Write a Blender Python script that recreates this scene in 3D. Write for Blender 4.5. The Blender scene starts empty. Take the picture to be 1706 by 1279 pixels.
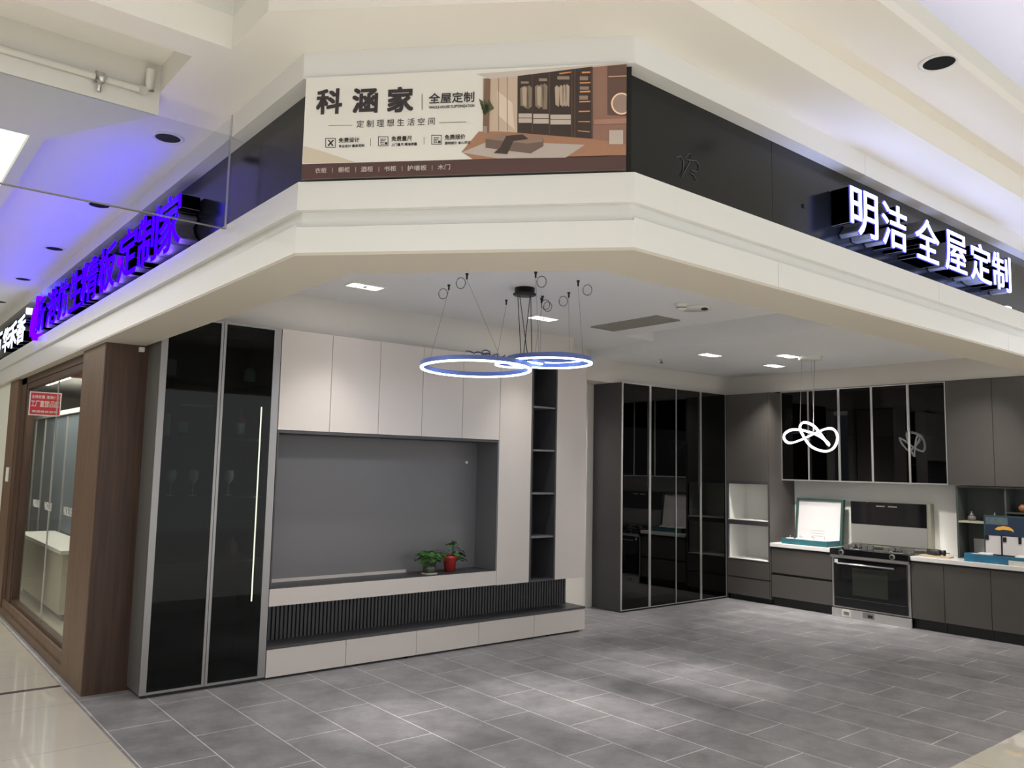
import bpy, bmesh, math, random
from mathutils import Vector, Matrix
random.seed(7)
D = bpy.data
SC = bpy.context.scene
COL = SC.collection
# ------------------------------------------------------------------ camera
F_PX, YAW, PIT, ROL, EYE = 1350.08, 0.88520255, 0.10227203, 0.02068985, 1.72
FW = Vector((math.cos(PIT)*math.cos(YAW), math.cos(PIT)*math.sin(YAW), math.sin(PIT)))
R0 = Vector((math.sin(YAW), -math.cos(YAW), 0)); U0 = R0.cross(FW)
RT = math.cos(ROL)*R0 + math.sin(ROL)*U0
UP = -math.sin(ROL)*R0 + math.cos(ROL)*U0
CAMP = Vector((0, 0, EYE))
cd = D.cameras.new('camera'); cam = D.objects.new('camera', cd); COL.objects.link(cam)
cd.sensor_width = 36; cd.sensor_fit = 'HORIZONTAL'; cd.lens = F_PX/1706*36
cd.clip_start = 0.05; cd.clip_end = 200
cam.matrix_world = Matrix(((RT.x, UP.x, -FW.x, 0), (RT.y, UP.y, -FW.y, 0), (RT.z, UP.z, -FW.z, EYE), (0, 0, 0, 1)))
SC.camera = cam
vs = SC.view_settings
vs.view_transform = 'Standard'; vs.look = 'None'; vs.gamma = 1; vs.use_curve_mapping = False
vs.exposure = 0.5
SC.cycles.use_denoising = True
SC.cycles.max_bounces = 10
SC.cycles.transparent_max_bounces = 16
SC.cycles.sample_clamp_indirect = 6

# ------------------------------------------------------------------ world and room light
w = D.worlds.new('mall_air'); SC.world = w; w.use_nodes = True
bg = w.node_tree.nodes['Background']; bg.inputs[0].default_value = (0.97, 0.985, 1.0, 1); bg.inputs[1].default_value = 1.0

def area(name, loc, sx, sy, power, col, rot=(0, 0, 0), spread=110):
    l = D.lights.new(name, 'AREA'); l.shape = 'RECTANGLE'; l.size = sx; l.size_y = sy; l.energy = power; l.color = col; l.spread = math.radians(spread)
    o = D.objects.new(name, l); o.location = loc; o.rotation_euler = rot; COL.objects.link(o); return o
def spot(name, loc, power, col=(1, .95, .90), ang=70, blend=.55, target=None, rad=.03):
    l = D.lights.new(name, 'SPOT'); l.energy = power; l.color = col; l.spot_size = math.radians(ang); l.spot_blend = blend
    l.shadow_soft_size = rad
    o = D.objects.new(name, l); o.location = loc; COL.objects.link(o)
    if target is not None:
        o.rotation_euler = (Vector(target)-Vector(loc)).to_track_quat('-Z', 'Y').to_euler()
    return o
MZ = 3.51       # mall ceiling level
LZ = 3.17       # living area ceiling
KZ = 3.07       # kitchen ceiling
# added area lights, unseen in the mall ceiling trays, to light the mall
area('mall_tray_fill', (-0.6, 0.6, 4.28), 3.0, 3.0, 135, (1, .99, .97))
area('mall_right_tray_fill', (6.5, -0.9, 4.28), 7.0, 2.0, 100, (1, .93, .84))
area('mall_left_tray_fill', (-2.6, 9.0, 3.5), 3.0, 6.0, 150, (1, .99, .97))
# added unseen strip tinting the upper right-hand tray lavender
area('tray_tint_fill', (6.5, 1.62, 3.78), 8.0, .06, 11, (.60, .62, 1), (math.pi, 0, 0), 170)
# added unseen strips on the fascia ledges, for blue glow on the ceiling
def aim(d): return Vector(d).to_track_quat('-Z', 'Y').to_euler()
area('left_ceiling_glow_fill', (1.395, 7.1, 2.94), .03, 5.2, 5, (.14, .06, 1), (0, math.radians(180+28), 0), 150)
area('right_ceiling_glow_fill', (5.35, 2.135, 2.94), 3.4, .03, 6, (.34, .44, 1), (math.radians(180-24), 0, 0), 150)
LAMPS = [(3.19, 5.83, LZ), (5.16, 5.85, LZ), (7.71, 5.79, KZ), (9.03, 5.79, KZ), (8.37, 5.19, KZ), (3.05, 4.5, LZ), (4.15, 3.95, LZ), (5.35, 3.8, LZ), (9.0, 3.35, KZ)]  # last four out of sight, added to match pools of light on floor and worktop
LP = [52, 60, 80, 120, 230, 190, 190, 190, 60]

# ------------------------------------------------------------------ materials
def new_mat(name):
    m = D.materials.new(name); m.use_nodes = True
    return m, m.node_tree, m.node_tree.nodes['Principled BSDF']
def pm(name, col, rough=.5, metal=0, spec=.5, noise=0, nscale=8, coat=0, emis=None, estr=0, bump=0):
    m, t, b = new_mat(name)
    b.inputs['Base Color'].default_value = (*col, 1); b.inputs['Roughness'].default_value = rough
    b.inputs['Metallic'].default_value = metal; b.inputs['Specular IOR Level'].default_value = spec
    b.inputs['Coat Weight'].default_value = coat
    if emis: b.inputs['Emission Color'].default_value = (*emis, 1); b.inputs['Emission Strength'].default_value = estr
    if noise or bump:
        tc = t.nodes.new('ShaderNodeTexCoord'); n = t.nodes.new('ShaderNodeTexNoise'); n.inputs['Scale'].default_value = nscale
        n.inputs['Detail'].default_value = 4
        t.links.new(tc.outputs['Object'], n.inputs['Vector'])
        if noise:
            r = t.nodes.new('ShaderNodeMapRange'); r.inputs[3].default_value = 1-noise; r.inputs[4].default_value = 1+noise
            t.links.new(n.outputs[0], r.inputs[0])
            x = t.nodes.new('ShaderNodeMix'); x.data_type = 'RGBA'; x.blend_type = 'MULTIPLY'; x.inputs[0].default_value = 1
            x.inputs[6].default_value = (*col, 1); t.links.new(r.outputs[0], x.inputs[7]); t.links.new(x.outputs[2], b.inputs['Base Color'])
        if bump:
            bp = t.nodes.new('ShaderNodeBump'); bp.inputs['Strength'].default_value = bump; bp.inputs['Distance'].default_value = .01
            t.links.new(n.outputs[0], bp.inputs['Height']); t.links.new(bp.outputs[0], b.inputs['Normal'])
    return m
def em(name, col, s):
    m = D.materials.new(name); m.use_nodes = True; t = m.node_tree; t.nodes.clear()
    e = t.nodes.new('ShaderNodeEmission'); e.inputs[0].default_value = (*col, 1); e.inputs[1].default_value = s
    o = t.nodes.new('ShaderNodeOutputMaterial'); t.links.new(e.outputs[0], o.inputs[0]); return m
def glassy(name, tint, ior=1.5, rough=0.0, reflect=1.0):
    m = D.materials.new(name); m.use_nodes = True; t = m.node_tree; t.nodes.clear()
    tr = t.nodes.new('ShaderNodeBsdfTransparent'); tr.inputs[0].default_value = (*tint, 1)
    gl = t.nodes.new('ShaderNodeBsdfGlossy'); gl.inputs['Roughness'].default_value = rough
    gl.inputs[0].default_value = (reflect, reflect, reflect, 1)
    fr = t.nodes.new('ShaderNodeFresnel'); fr.inputs[0].default_value = ior
    mx = t.nodes.new('ShaderNodeMixShader'); o = t.nodes.new('ShaderNodeOutputMaterial')
    ge = t.nodes.new('ShaderNodeNewGeometry'); iv = t.nodes.new('ShaderNodeMath'); iv.operation = 'SUBTRACT'; iv.inputs[0].default_value = 1
    mu = t.nodes.new('ShaderNodeMath'); mu.operation = 'MULTIPLY'     # thin pane: one reflecting face, no inner total reflection
    t.links.new(ge.outputs['Backfacing'], iv.inputs[1]); t.links.new(iv.outputs[0], mu.inputs[0]); t.links.new(fr.outputs[0], mu.inputs[1])
    t.links.new(mu.outputs[0], mx.inputs[0]); t.links.new(tr.outputs[0], mx.inputs[1]); t.links.new(gl.outputs[0], mx.inputs[2])
    t.links.new(mx.outputs[0], o.inputs[0]); return m
def grain(name, c1, c2, sc=(30, 30, 1.2), rough=.45, spec=.4):
    m, t, b = new_mat(name)
    tc = t.nodes.new('ShaderNodeTexCoord'); mp = t.nodes.new('ShaderNodeMapping'); mp.inputs['Scale'].default_value = sc
    n = t.nodes.new('ShaderNodeTexNoise'); n.inputs['Scale'].default_value = 1; n.inputs['Detail'].default_value = 6; n.inputs['Distortion'].default_value = .6
    r = t.nodes.new('ShaderNodeValToRGB'); r.color_ramp.elements[0].color = (*c1, 1); r.color_ramp.elements[1].color = (*c2, 1)
    r.color_ramp.elements[0].position = .3; r.color_ramp.elements[1].position = .7
    t.links.new(tc.outputs['Object'], mp.inputs[0]); t.links.new(mp.outputs[0], n.inputs['Vector']); t.links.new(n.outputs[0], r.inputs[0])
    t.links.new(r.outputs[0], b.inputs['Base Color']); b.inputs['Roughness'].default_value = rough; b.inputs['Specular IOR Level'].default_value = spec
    return m
def tiles(name, bw, rh, ox, oy, off, c1, c2, grout, gsz, rough, spec, noise, coat=0, bumpy=0):
    # brick length runs along world Y, courses step along world X
    m, t, b = new_mat(name)
    N = t.nodes.new; L = t.links.new
    tc = N('ShaderNodeTexCoord'); sx = N('ShaderNodeSeparateXYZ'); L(tc.outputs['Object'], sx.inputs[0])
    a = N('ShaderNodeMath'); a.operation = 'SUBTRACT'; a.inputs[1].default_value = oy; L(sx.outputs[1], a.inputs[0])
    c = N('ShaderNodeMath'); c.operation = 'SUBTRACT'; c.inputs[1].default_value = ox; L(sx.outputs[0], c.inputs[0])
    cx = N('ShaderNodeCombineXYZ'); L(a.outputs[0], cx.inputs[0]); L(c.outputs[0], cx.inputs[1])
    br = N('ShaderNodeTexBrick'); br.offset = off; br.inputs['Scale'].default_value = 1
    br.inputs['Brick Width'].default_value = bw; br.inputs['Row Height'].default_value = rh
    br.inputs['Mortar Size'].default_value = gsz; br.inputs['Mortar Smooth'].default_value = .1
    br.inputs['Color1'].default_value = (*c1, 1); br.inputs['Color2'].default_value = (*c2, 1); br.inputs['Mortar'].default_value = (*grout, 1)
    L(cx.outputs[0], br.inputs['Vector'])
    n = N('ShaderNodeTexNoise'); n.inputs['Scale'].default_value = 3.2; n.inputs['Detail'].default_value = 9; n.inputs['Roughness'].default_value = .68
    L(tc.outputs['Object'], n.inputs['Vector'])
    r = N('ShaderNodeMapRange'); r.inputs[1].default_value = .3; r.inputs[2].default_value = .7; r.inputs[3].default_value = 1-noise; r.inputs[4].default_value = 1+noise; L(n.outputs[0], r.inputs[0])
    x = N('ShaderNodeMix'); x.data_type = 'RGBA'; x.blend_type = 'MULTIPLY'; x.inputs[0].default_value = 1
    L(br.outputs[0], x.inputs[6]); L(r.outputs[0], x.inputs[7]); L(x.outputs[2], b.inputs['Base Color'])
    b.inputs['Roughness'].default_value = rough; b.inputs['Specular IOR Level'].default_value = spec; b.inputs['Coat Weight'].default_value = coat
    if bumpy:
        bp = N('ShaderNodeBump'); bp.inputs['Strength'].default_value = bumpy; bp.inputs['Distance'].default_value = .004
        n2 = N('ShaderNodeTexNoise'); n2.inputs['Scale'].default_value = 26; n2.inputs['Detail'].default_value = 5; L(tc.outputs['Object'], n2.inputs['Vector'])
        L(n2.outputs[0], bp.inputs['Height']); L(bp.outputs[0], b.inputs['Normal'])
    return m

M = {}
M['wall'] = pm('interior_white_paint', (.66, .63, .58), .7, noise=.02, nscale=3)
M['ceil'] = pm('ceiling_paint', (.82, .82, .83), .8)
M['mallceil'] = pm('mall_ceiling_paint', (.80, .775, .73), .6, noise=.02, nscale=1.5)
M['mallwhite'] = pm('mall_riser_paint', (.72, .71, .67), .6)
M['fascia'] = pm('gloss_white_fascia', (.74, .74, .73), .22, spec=.4, coat=.15)
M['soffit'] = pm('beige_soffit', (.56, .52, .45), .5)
M['black'] = pm('black_sign_board', (.010, .011, .012), .16, spec=.28)
M['cream'] = pm('warm_grey_laminate', (.585, .535, .495), .42, noise=.02, nscale=5)
M['creamdk'] = pm('laminate_edge', (.50, .46, .43), .5)
M['dark'] = pm('charcoal_laminate', (.052, .051, .055), .42, noise=.05, nscale=20)
M['niche'] = pm('slate_grey_laminate', (.15, .146, .15), .45, noise=.03, nscale=6)
M['kdark'] = pm('brown_grey_laminate', (.075, .068, .062), .4, noise=.04, nscale=12)
M['plinth'] = pm('black_plinth', (.008, .008, .008), .5)
M['alu'] = pm('brushed_grey_aluminium', (.30, .29, .285), .36, metal=.75)
M['alub'] = pm('bright_aluminium', (.62, .61, .60), .3, metal=.8)
M['steel'] = pm('stainless_steel', (.55, .54, .53), .3, metal=.9)
M['inner'] = pm('cabinet_interior', (.035, .038, .038), .6)
M['inner2'] = pm('dark_cabinet_back', (.014, .016, .016), .5)
M['glassdk'] = glassy('smoked_glass', (.36, .42, .40), 1.30)
M['glassk'] = glassy('black_tinted_glass', (.13, .14, .14), 1.42)
M['glass'] = glassy('clear_glass', (.95, .97, .95), 1.45)
M['glassb'] = glassy('smoke_barrier_glass', (.90, .92, .93), 1.35)
M['gblack'] = pm('black_gloss_glass', (.006, .006, .007), .06, spec=.5)
M['wood'] = grain('dark_walnut', (.042, .020, .012), (.080, .042, .025))
M['woodl'] = grain('walnut_face', (.10, .060, .038), (.175, .11, .073))
M['worktop'] = pm('white_quartz', (.74, .72, .69), .25, noise=.02, nscale=30)
M['splash'] = pm('backsplash_panel', (.86, .85, .80), .35)
M['white'] = pm('white_plastic', (.78, .77, .74), .4)
M['whiteg'] = pm('painted_steel_white', (.72, .72, .67), .35)
M['pipe'] = pm('pipe_paint', (.70, .69, .64), .4)
M['blackm'] = pm('black_metal', (.015, .014, .014), .4, metal=.3)
M['cable'] = pm('black_cable', (.03, .03, .04), .5)
M['wire'] = pm('steel_wire', (.16, .15, .17), .35, metal=.5)
M['ringbody'] = pm('blue_lit_ring_body', (.12, .17, .42), .35, metal=.3)  # blue-grey metal with the led's blue light put into the colour
M['ringlit'] = em('ring_led_diffuser', (.50, .66, 1), 9)
M['knotlit'] = em('knot_led_diffuser', (1, .97, .93), 3)
M['lamp'] = em('spot_lamp_face', (1, .97, .92), 22)
M['lampdim'] = em('lamp_reflector_glow', (1, .97, .92), 3.0)
M['lampoff'] = pm('unlit_lamp_cup', (.012, .012, .012), .8, spec=.1)
M['panel'] = em('mall_light_panel_diffuser', (1, .97, .84), 1.15)
M['letw'] = em('white_channel_letter_face', (.74, .83, 1), 4)
M['halo'] = em('blue_letter_rim', (.10, .10, 1), 1.2)
M['letb'] = em('blue_channel_letter_face', (.0075, 0, 1), 9)
M['letp'] = em('violet_channel_letter_face', (.028, 0, 1), 6.5)
M['letr'] = em('pale_channel_letter_face', (.65, .75, 1), 2.2)
M['letside'] = pm('letter_return', (.14, .135, .125), .35, metal=.2)
M['led'] = em('cabinet_led_strip', (1, .80, .66), 6)
M['floor'] = tiles('grey_stone_tiles', .82, .413, 1.43, 3.69, .5, (.235, .228, .236), (.265, .258, .265), (.60, .58, .57), .0038, .38, .5, .30, bumpy=.25)
M['cfloor'] = tiles('cream_polished_tiles', 1.0, 1.0, .41, .53, 0, (.64, .60, .51), (.66, .62, .53), (.42, .38, .32), .003, .04, .6, .03, coat=.5)
M['border'] = pm('dark_tile_strip', (.05, .035, .04), .2)
M['pot'] = pm('red_glazed_pot', (.42, .035, .035), .3)
M['leaf'] = pm('leaf_green', (.055, .17, .025), .4, noise=.45, nscale=14)
M['leaf2'] = pm('leaf_green_dark', (.035, .11, .035), .45, noise=.4, nscale=18)
M['soil'] = pm('soil', (.03, .02, .015), .9)
M['teal'] = pm('teal_printed_card', (.03, .12, .14), .35, noise=.5, nscale=12)
M['tealdk'] = pm('dark_green_case', (.03, .07, .06), .5)
M['foam'] = pm('white_foam', (.60, .58, .58), .8)
M['print'] = pm('dark_blue_print', (.02, .035, .07), .3)
M['red'] = pm('red_poster_ink', (.55, .035, .04), .5)
M['yellow'] = pm('yellow_print', (.75, .42, .05), .5)
M['brownp'] = pm('terracotta', (.30, .13, .06), .6)
M['bluecloth'] = pm('blue_grey_wardrobe', (.13, .16, .20), .45)
M['tan'] = pm('beige_counter', (.45, .41, .33), .5)
M['drill'] = pm('drill_casing', (.035, .03, .03), .35)
M['board'] = pm('pale_wood_board', (.55, .42, .26), .5)
M['carton'] = pm('white_box_card', (.6, .58, .52), .6)

# ------------------------------------------------------------------ mesh helpers
class MB:
    def __init__(s): s.v = []; s.f = []; s.sm = []
    def add(s, vs, fs, smooth=False):
        k = len(s.v); s.v += [Vector(a) for a in vs]
        for f in fs: s.f.append([i+k for i in f]); s.sm.append(smooth)
        return s
    def box(s, x0, x1, y0, y1, z0, z1):
        if x0 > x1: x0, x1 = x1, x0
        if y0 > y1: y0, y1 = y1, y0
        if z0 > z1: z0, z1 = z1, z0
        return s.add([(x0, y0, z0), (x1, y0, z0), (x1, y1, z0), (x0, y1, z0), (x0, y0, z1), (x1, y0, z1), (x1, y1, z1), (x0, y1, z1)],
                     [(3, 2, 1, 0), (4, 5, 6, 7), (0, 1, 5, 4), (1, 2, 6, 5), (2, 3, 7, 6), (3, 0, 4, 7)])
    def obox(s, O, U, V, W, u0, u1, v0, v1, w0, w1):
        O = Vector(O); p = [(u0, v0, w0), (u1, v0, w0), (u1, v1, w0), (u0, v1, w0), (u0, v0, w1), (u1, v0, w1), (u1, v1, w1), (u0, v1, w1)]
        return s.add([O+U*a+V*b+W*c for a, b, c in p], [(3, 2, 1, 0), (4, 5, 6, 7), (0, 1, 5, 4), (1, 2, 6, 5), (2, 3, 7, 6), (3, 0, 4, 7)])
    def prism(s, poly, z0, z1):
        n = len(poly); ar = sum(poly[i][0]*poly[(i+1) % n][1]-poly[(i+1) % n][0]*poly[i][1] for i in range(n))
        if ar < 0: poly = poly[::-1]
        return s.add([(a, b, z0) for a, b in poly]+[(a, b, z1) for a, b in poly],
                     [list(range(n))[::-1], list(range(n, 2*n))]+[(i, (i+1) % n, n+(i+1) % n, n+i) for i in range(n)])
    def cyl(s, c, r, z0, z1, n=24, r2=None, axis='z'):
        r2 = r if r2 is None else r2; a = [2*math.pi*i/n for i in range(n)]
        if axis == 'z': f = lambda R, t, z: (c[0]+R*math.cos(t), c[1]+R*math.sin(t), z)
        elif axis == 'x': f = lambda R, t, z: (z, c[0]+R*math.cos(t), c[1]+R*math.sin(t))
        else: f = lambda R, t, z: (c[0]+R*math.cos(t), z, c[1]-R*math.sin(t))
        vs = [f(r, t, z0) for t in a]+[f(r2, t, z1) for t in a]
        k = len(s.v); s.v += [Vector(x) for x in vs]
        for i in range(n): s.f.append([k+i, k+(i+1) % n, k+n+(i+1) % n, k+n+i]); s.sm.append(True)
        s.f.append([k+i for i in range(n)][::-1]); s.sm.append(False)
        s.f.append([k+n+i for i in range(n)]); s.sm.append(False)
        return s
    def lathe(s, c, prof, n=24):
        k = len(s.v); m = len(prof)
        for r, z in prof:
            for i in range(n): t = 2*math.pi*i/n; s.v.append(Vector((c[0]+r*math.cos(t), c[1]+r*math.sin(t), c[2]+z)))
        for j in range(m-1):
            for i in range(n): s.f.append([k+j*n+i, k+j*n+(i+1) % n, k+(j+1)*n+(i+1) % n, k+(j+1)*n+i]); s.sm.append(True)
        if prof[0][0] > 1e-4: s.f.append([k+i for i in range(n)][::-1]); s.sm.append(False)
        if prof[-1][0] > 1e-4: s.f.append([k+(m-1)*n+i for i in range(n)]); s.sm.append(False)
        return s
    def tube(s, pts, r, n=8, closed=False):
        pts = [Vector(p) for p in pts]; k = len(s.v); m = len(pts)
        for i, p in enumerate(pts):
            if closed: d = pts[(i+1) % m]-pts[i-1]
            else: d = pts[min(i+1, m-1)]-pts[max(i-1, 0)]
            d.normalize(); a = Vector((0, 0, 1)) if abs(d.z) < .9 else Vector((1, 0, 0))
            e1 = d.cross(a).normalized(); e2 = d.cross(e1)
            for j in range(n): t = 2*math.pi*j/n; s.v.append(p+e1*(r*math.cos(t))+e2*(r*math.sin(t)))
        for i in range(m if closed else m-1):
            for j in range(n):
                s.f.append([k+i*n+j, k+((i+1) % m)*n+j, k+((i+1) % m)*n+(j+1) % n, k+i*n+(j+1) % n][::-1]); s.sm.append(True)
        if not closed:
            s.f.append([k+j for j in range(n)]); s.sm.append(False); s.f.append([k+(m-1)*n+j for j in range(n)][::-1]); s.sm.append(False)
        return s
    def build(s, name, mat, parent=None, bevel=0):
        off = Vector((0, 0, 0)); p = parent
        while p is not None: off += p.location; p = p.parent
        me = D.meshes.new(name)
        org = off.copy()
        if parent is None and s.v:     # origin at the base of a one-mesh thing
            org = Vector((sum(v.x for v in s.v)/len(s.v), sum(v.y for v in s.v)/len(s.v), min(v.z for v in s.v)))
            if KEEP: org = Vector((0, 0, 0))
        me.from_pydata([tuple(v-org) for v in s.v], [], s.f); me.update()
        me.polygons.foreach_set('use_smooth', s.sm)
        o = D.objects.new(name, me); COL.objects.link(o)
        o.data.materials.append(M[mat] if isinstance(mat, str) else mat)
        if parent is None: o.location = org
        else: o.parent = parent
        if bevel:
            b = o.modifiers.new('bevel', 'BEVEL'); b.width = bevel; b.segments = 2; b.limit_method = 'ANGLE'
        return o
KEEP = False
def struct(o): o['kind'] = 'structure'; return o
def tag(o, label, cat, group=None):
    o['label'] = label; o['category'] = cat
    if group: o['group'] = group
    return o
def thing(name, loc, label, cat, group=None):
    o = D.objects.new(name, None); COL.objects.link(o); o.location = loc; o.empty_display_size = .1
    return tag(o, label, cat, group)
def box(name, mat, parent, *b, bevel=0): return MB().box(*b).build(name, mat, parent, bevel)
def copy_tree(o, parent=None):
    c = o.copy(); COL.objects.link(c); c.parent = parent
    for ch in [x for x in D.objects if x.parent == o]: copy_tree(ch, c)
    return c
def on_plane(px, py, O, N):
    d = FW + RT*((px-853)/F_PX) - UP*((py-639.5)/F_PX)
    t = (Vector(O)-CAMP).dot(N)/d.dot(N)
    return CAMP+d*t
Z = Vector((0, 0, 1))
# text shapes: measured glyph outlines fitted to a rectangle on a plane
def glyphs(s, ext=0.0, bold=0.0, res=3):
    cu = D.curves.new('t', 'FONT'); cu.body = s; cu.extrude = ext; cu.offset = bold; cu.resolution_u = res
    o = D.objects.new('t', cu); COL.objects.link(o); bpy.context.view_layer.update()
    dg = bpy.context.evaluated_depsgraph_get(); ob = o.evaluated_get(dg); me = ob.to_mesh()
    v = [x.co.copy() for x in me.vertices]; f = [list(p.vertices) for p in me.polygons]
    ob.to_mesh_clear(); D.objects.remove(o); D.curves.remove(cu)
    return v, f
def fit_text(mb, s, O, U, V, W, u0, u1, v0, v1, w0, w1, bold=0.0):
    v, f = glyphs(s, .5, 0)
    if not v: return
    xs = [a.x for a in v]; ys = [a.y for a in v]; ax, bx = min(xs), max(xs); ay, by = min(ys), max(ys)
    O = Vector(O)
    sh = [(0, 0)] if not bold else [(bold*i, bold*j) for i in (-1, 0, 1) for j in (-1, 0, 1) if i or j]
    for q, (i, j) in enumerate(sh):
        w0 += .00012 if q else 0; w1 += .00012 if q else 0
        mb.add([O+U*(u0+(a.x+i-ax+bold)/(bx-ax+2*bold)*(u1-u0))+V*(v0+(a.y+j-ay+bold)/(by-ay+2*bold)*(v1-v0))+W*(w0+(a.z+.5)*(w1-w0)) for a in v], f)

# ------------------------------------------------------------------ floors, walls, ceilings
KEEP = True
EDGE = [(1.41, 16), (1.41, 3.24), (2.42, 2.205), (16, 2.205)]
struct(MB().prism([(1.41, 26), (1.41, 3.24), (2.42, 2.205), (16, 2.205), (16, 26)], -.1, 0).build('floor', 'floor'))
struct(MB().prism([(-8, 26), (1.41, 26), (1.41, 3.24), (2.42, 2.205), (16, 2.205), (16, -8), (-8, -8)], -.1, 0.0).build('floor', 'cfloor'))
struct(MB().box(-8, 1.41, 7.03, 7.085, 0, .0015).build('trim_1', 'border'))
struct(MB().box(6.25, 10.22, 7.38, 7.5, 0, 3.3).build('wall_back', 'wall'))
struct(MB().box(1.5, 6.3, 7.02, 7.1, 0, 3.3).build('wall_left', 'wall'))
struct(MB().box(1.55, 6.22, 6.52, 7.02, 2.83, 3.3).build('wall_left', 'wall'))
struct(MB().box(6.30, 10.1, 7.02, 7.38, 2.80, 3.3).build('wall_back', 'wall'))
struct(MB().box(10.1, 10.22, 2.2, 7.5, 0, 3.3).build('wall_right', 'wall'))
struct(MB().box(9.82, 10.1, 2.3, 7.02, 2.82, 3.3).build('wall_right', 'wall'))
struct(MB().prism([(1.68, 7.0), (1.68, 3.4), (2.62, 2.42), (6.48, 2.42), (6.48, 7.0)], LZ, LZ+.06).box(6.48, 6.96, 6.0, 7.5, LZ, LZ+.06).box(6.3, 6.48, 7.0, 7.5, LZ, LZ+.06).build('ceiling', 'ceil'))
struct(MB().box(6.96, 10.2, 2.3, 7.5, KZ, KZ+.26).build('ceiling', 'ceil'))
struct(MB().box(6.44, 7.0, 2.3, 6.04, KZ+.25, KZ+.30).build('ceiling', 'ceil'))  # added trough beside the kitchen step, shaped to give a dark shade band
struct(MB().box(6.44, 6.475, 2.42, 6.04, LZ+.05, KZ+.26).build('trim_17', 'ceil'))
struct(MB().box(6.44, 7.0, 5.995, 6.05, LZ+.004, KZ+.30).build('trim_18', 'ceil'))
# mall ceiling level and raised trays
struct(MB().prism([(.69, 26), (1.60, 26), (1.60, 3.3), (2.46, 2.34), (16, 2.34), (16, 1.858), (2.32, 1.858), (1.165, 3.01), (1.165, 3.405), (-8, 3.405), (-8, 3.59),
                   (1.055, 3.59), (1.055, 4.07), (.69, 4.8)], MZ, MZ+.15).build('ceiling', 'mallceil'))
struct(MB().prism([(-8, 3.59), (1.055, 3.59), (1.055, 4.07), (-8, 4.07)], MZ+.14, MZ+.18).build('ceiling', 'mallceil'))
struct(MB().prism([(-8, 4.07), (1.055, 4.07), (.69, 4.8), (-8, 4.8)], 3.40, MZ+.18).build('ceiling', 'mallwhite'))
struct(MB().box(.62, .69, 4.8, 26, 3.40, MZ+.1).build('trim_2', 'mallwhite'))
pl_ = MB().box(-8, .62, 4.8, 14, 3.43, 3.47).build('ceiling_light_panel', 'panel')
tag(pl_, 'large glowing cream ceiling light panel at the upper left over the mall corridor', 'light panel')
struct(MB().prism([(1.165, 3.01), (2.32, 1.858), (16, 1.858), (16, 1.507), (2.17, 1.507), (1.165, 2.515)], MZ+.15, MZ+.20).build('ceiling', 'mallceil'))
struct(MB().box(-8, 1.165, 3.405, 3.45, MZ+.15, 4.32).build('wall_tray', 'mallwhite'))
struct(MB().box(1.165, 1.21, 2.515, 3.45, MZ+.15, 4.32).build('wall_tray', 'mallwhite'))
struct(MB().prism([(1.165, 2.515), (2.17, 1.507), (16, 1.507), (16, 1.55), (2.20, 1.55), (1.21, 2.53)], MZ+.2, 3.80).build('wall_tray', 'mallwhite'))
struct(MB().box(-8, 16, -8, 3.45, 4.32, 4.4).build('ceiling', 'mallwhite'))

# shop fronts on the far side of the left corridor
struct(MB().box(-6.2, -6, -2, 26, 0, 3.6).build('wall_opposite', pm('opposite_shop_front', (.36, .33, .28), .4, noise=.3, nscale=1.2)))
struct(MB().box(-6, 1.5, 25.8, 26, 0, 3.6).build('wall_far', pm('far_mall_wall', (.62, .60, .55), .5, noise=.3, nscale=.8)))
struct(MB().box(-6, .62, 14, 26, 3.43, 3.47).build('ceiling', 'mallceil'))
struct(MB().box(-6.05, -5.9, -2, 26, 2.7, 3.1).build('trim_16', 'fascia'))
# fascia: layers swept along left facade, chamfer and right facade
PATH = [(1.42, 26.0), (1.42, 3.222), (2.392, 2.166), (16.0, 2.166)]
def offs(d):
    # inward offset of the path (towards the shop) by d
    nrm = [(1, 0), (.7345, .6786), (0, 1)]
    pts = []
    for i, (x, y) in enumerate(PATH):
        if i == 0: pts.append((x+d, y)); continue
        if i == 3: pts.append((x, y+d)); continue
        a, b = nrm[i-1], nrm[i]
        A = a[0]*PATH[i][0]+a[1]*PATH[i][1]+d; B = b[0]*PATH[i][0]+b[1]*PATH[i][1]+d
        det = a[0]*b[1]-a[1]*b[0]
        pts.append(((A*b[1]-a[1]*B)/det, (a[0]*B-b[0]*A)/det))
    return pts
def layer(name, mat, d0, d1, z0, z1):
    a = offs(d0); b = offs(d1)
    for i in range(3):
        struct(MB().prism([a[i], a[i+1], b[i+1], b[i]], z0, z1).build(name, mat, None))
def seg(name, mat, d0, d1, z0, z1, i, cuts):
    a = offs(d0); b = offs(d1)
    ts = [0]+cuts+[1]
    for k in range(len(ts)-1):
        g = .0012
        L_ = math.dist(a[i], a[i+1]); t0 = ts[k]+(g/L_ if k else 0); t1 = ts[k+1]-(g/L_ if k < len(ts)-2 else 0)
        l = lambda p, q, t: (p[0]+(q[0]-p[0])*t, p[1]+(q[1]-p[1])*t)
        struct(MB().prism([l(a[i], a[i+1], t0), l(a[i], a[i+1], t1), l(b[i], b[i+1], t1), l(b[i], b[i+1], t0)], z0, z1).build(name, mat))
def fr(x): return (x-PATH[2][0])/(PATH[3][0]-PATH[2][0])
seg('trim_3', 'fascia', 0, .12, 2.612, 2.735, 0, [.58, .78]); seg('trim_3', 'fascia', 0, .12, 2.612, 2.725, 1, []); seg('trim_3', 'fascia', 0, .12, 2.612, 2.735, 2, [fr(3.42), fr(6.3)])
layer('trim_4', 'fascia', .03, .12, 2.735, 2.80)
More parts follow.
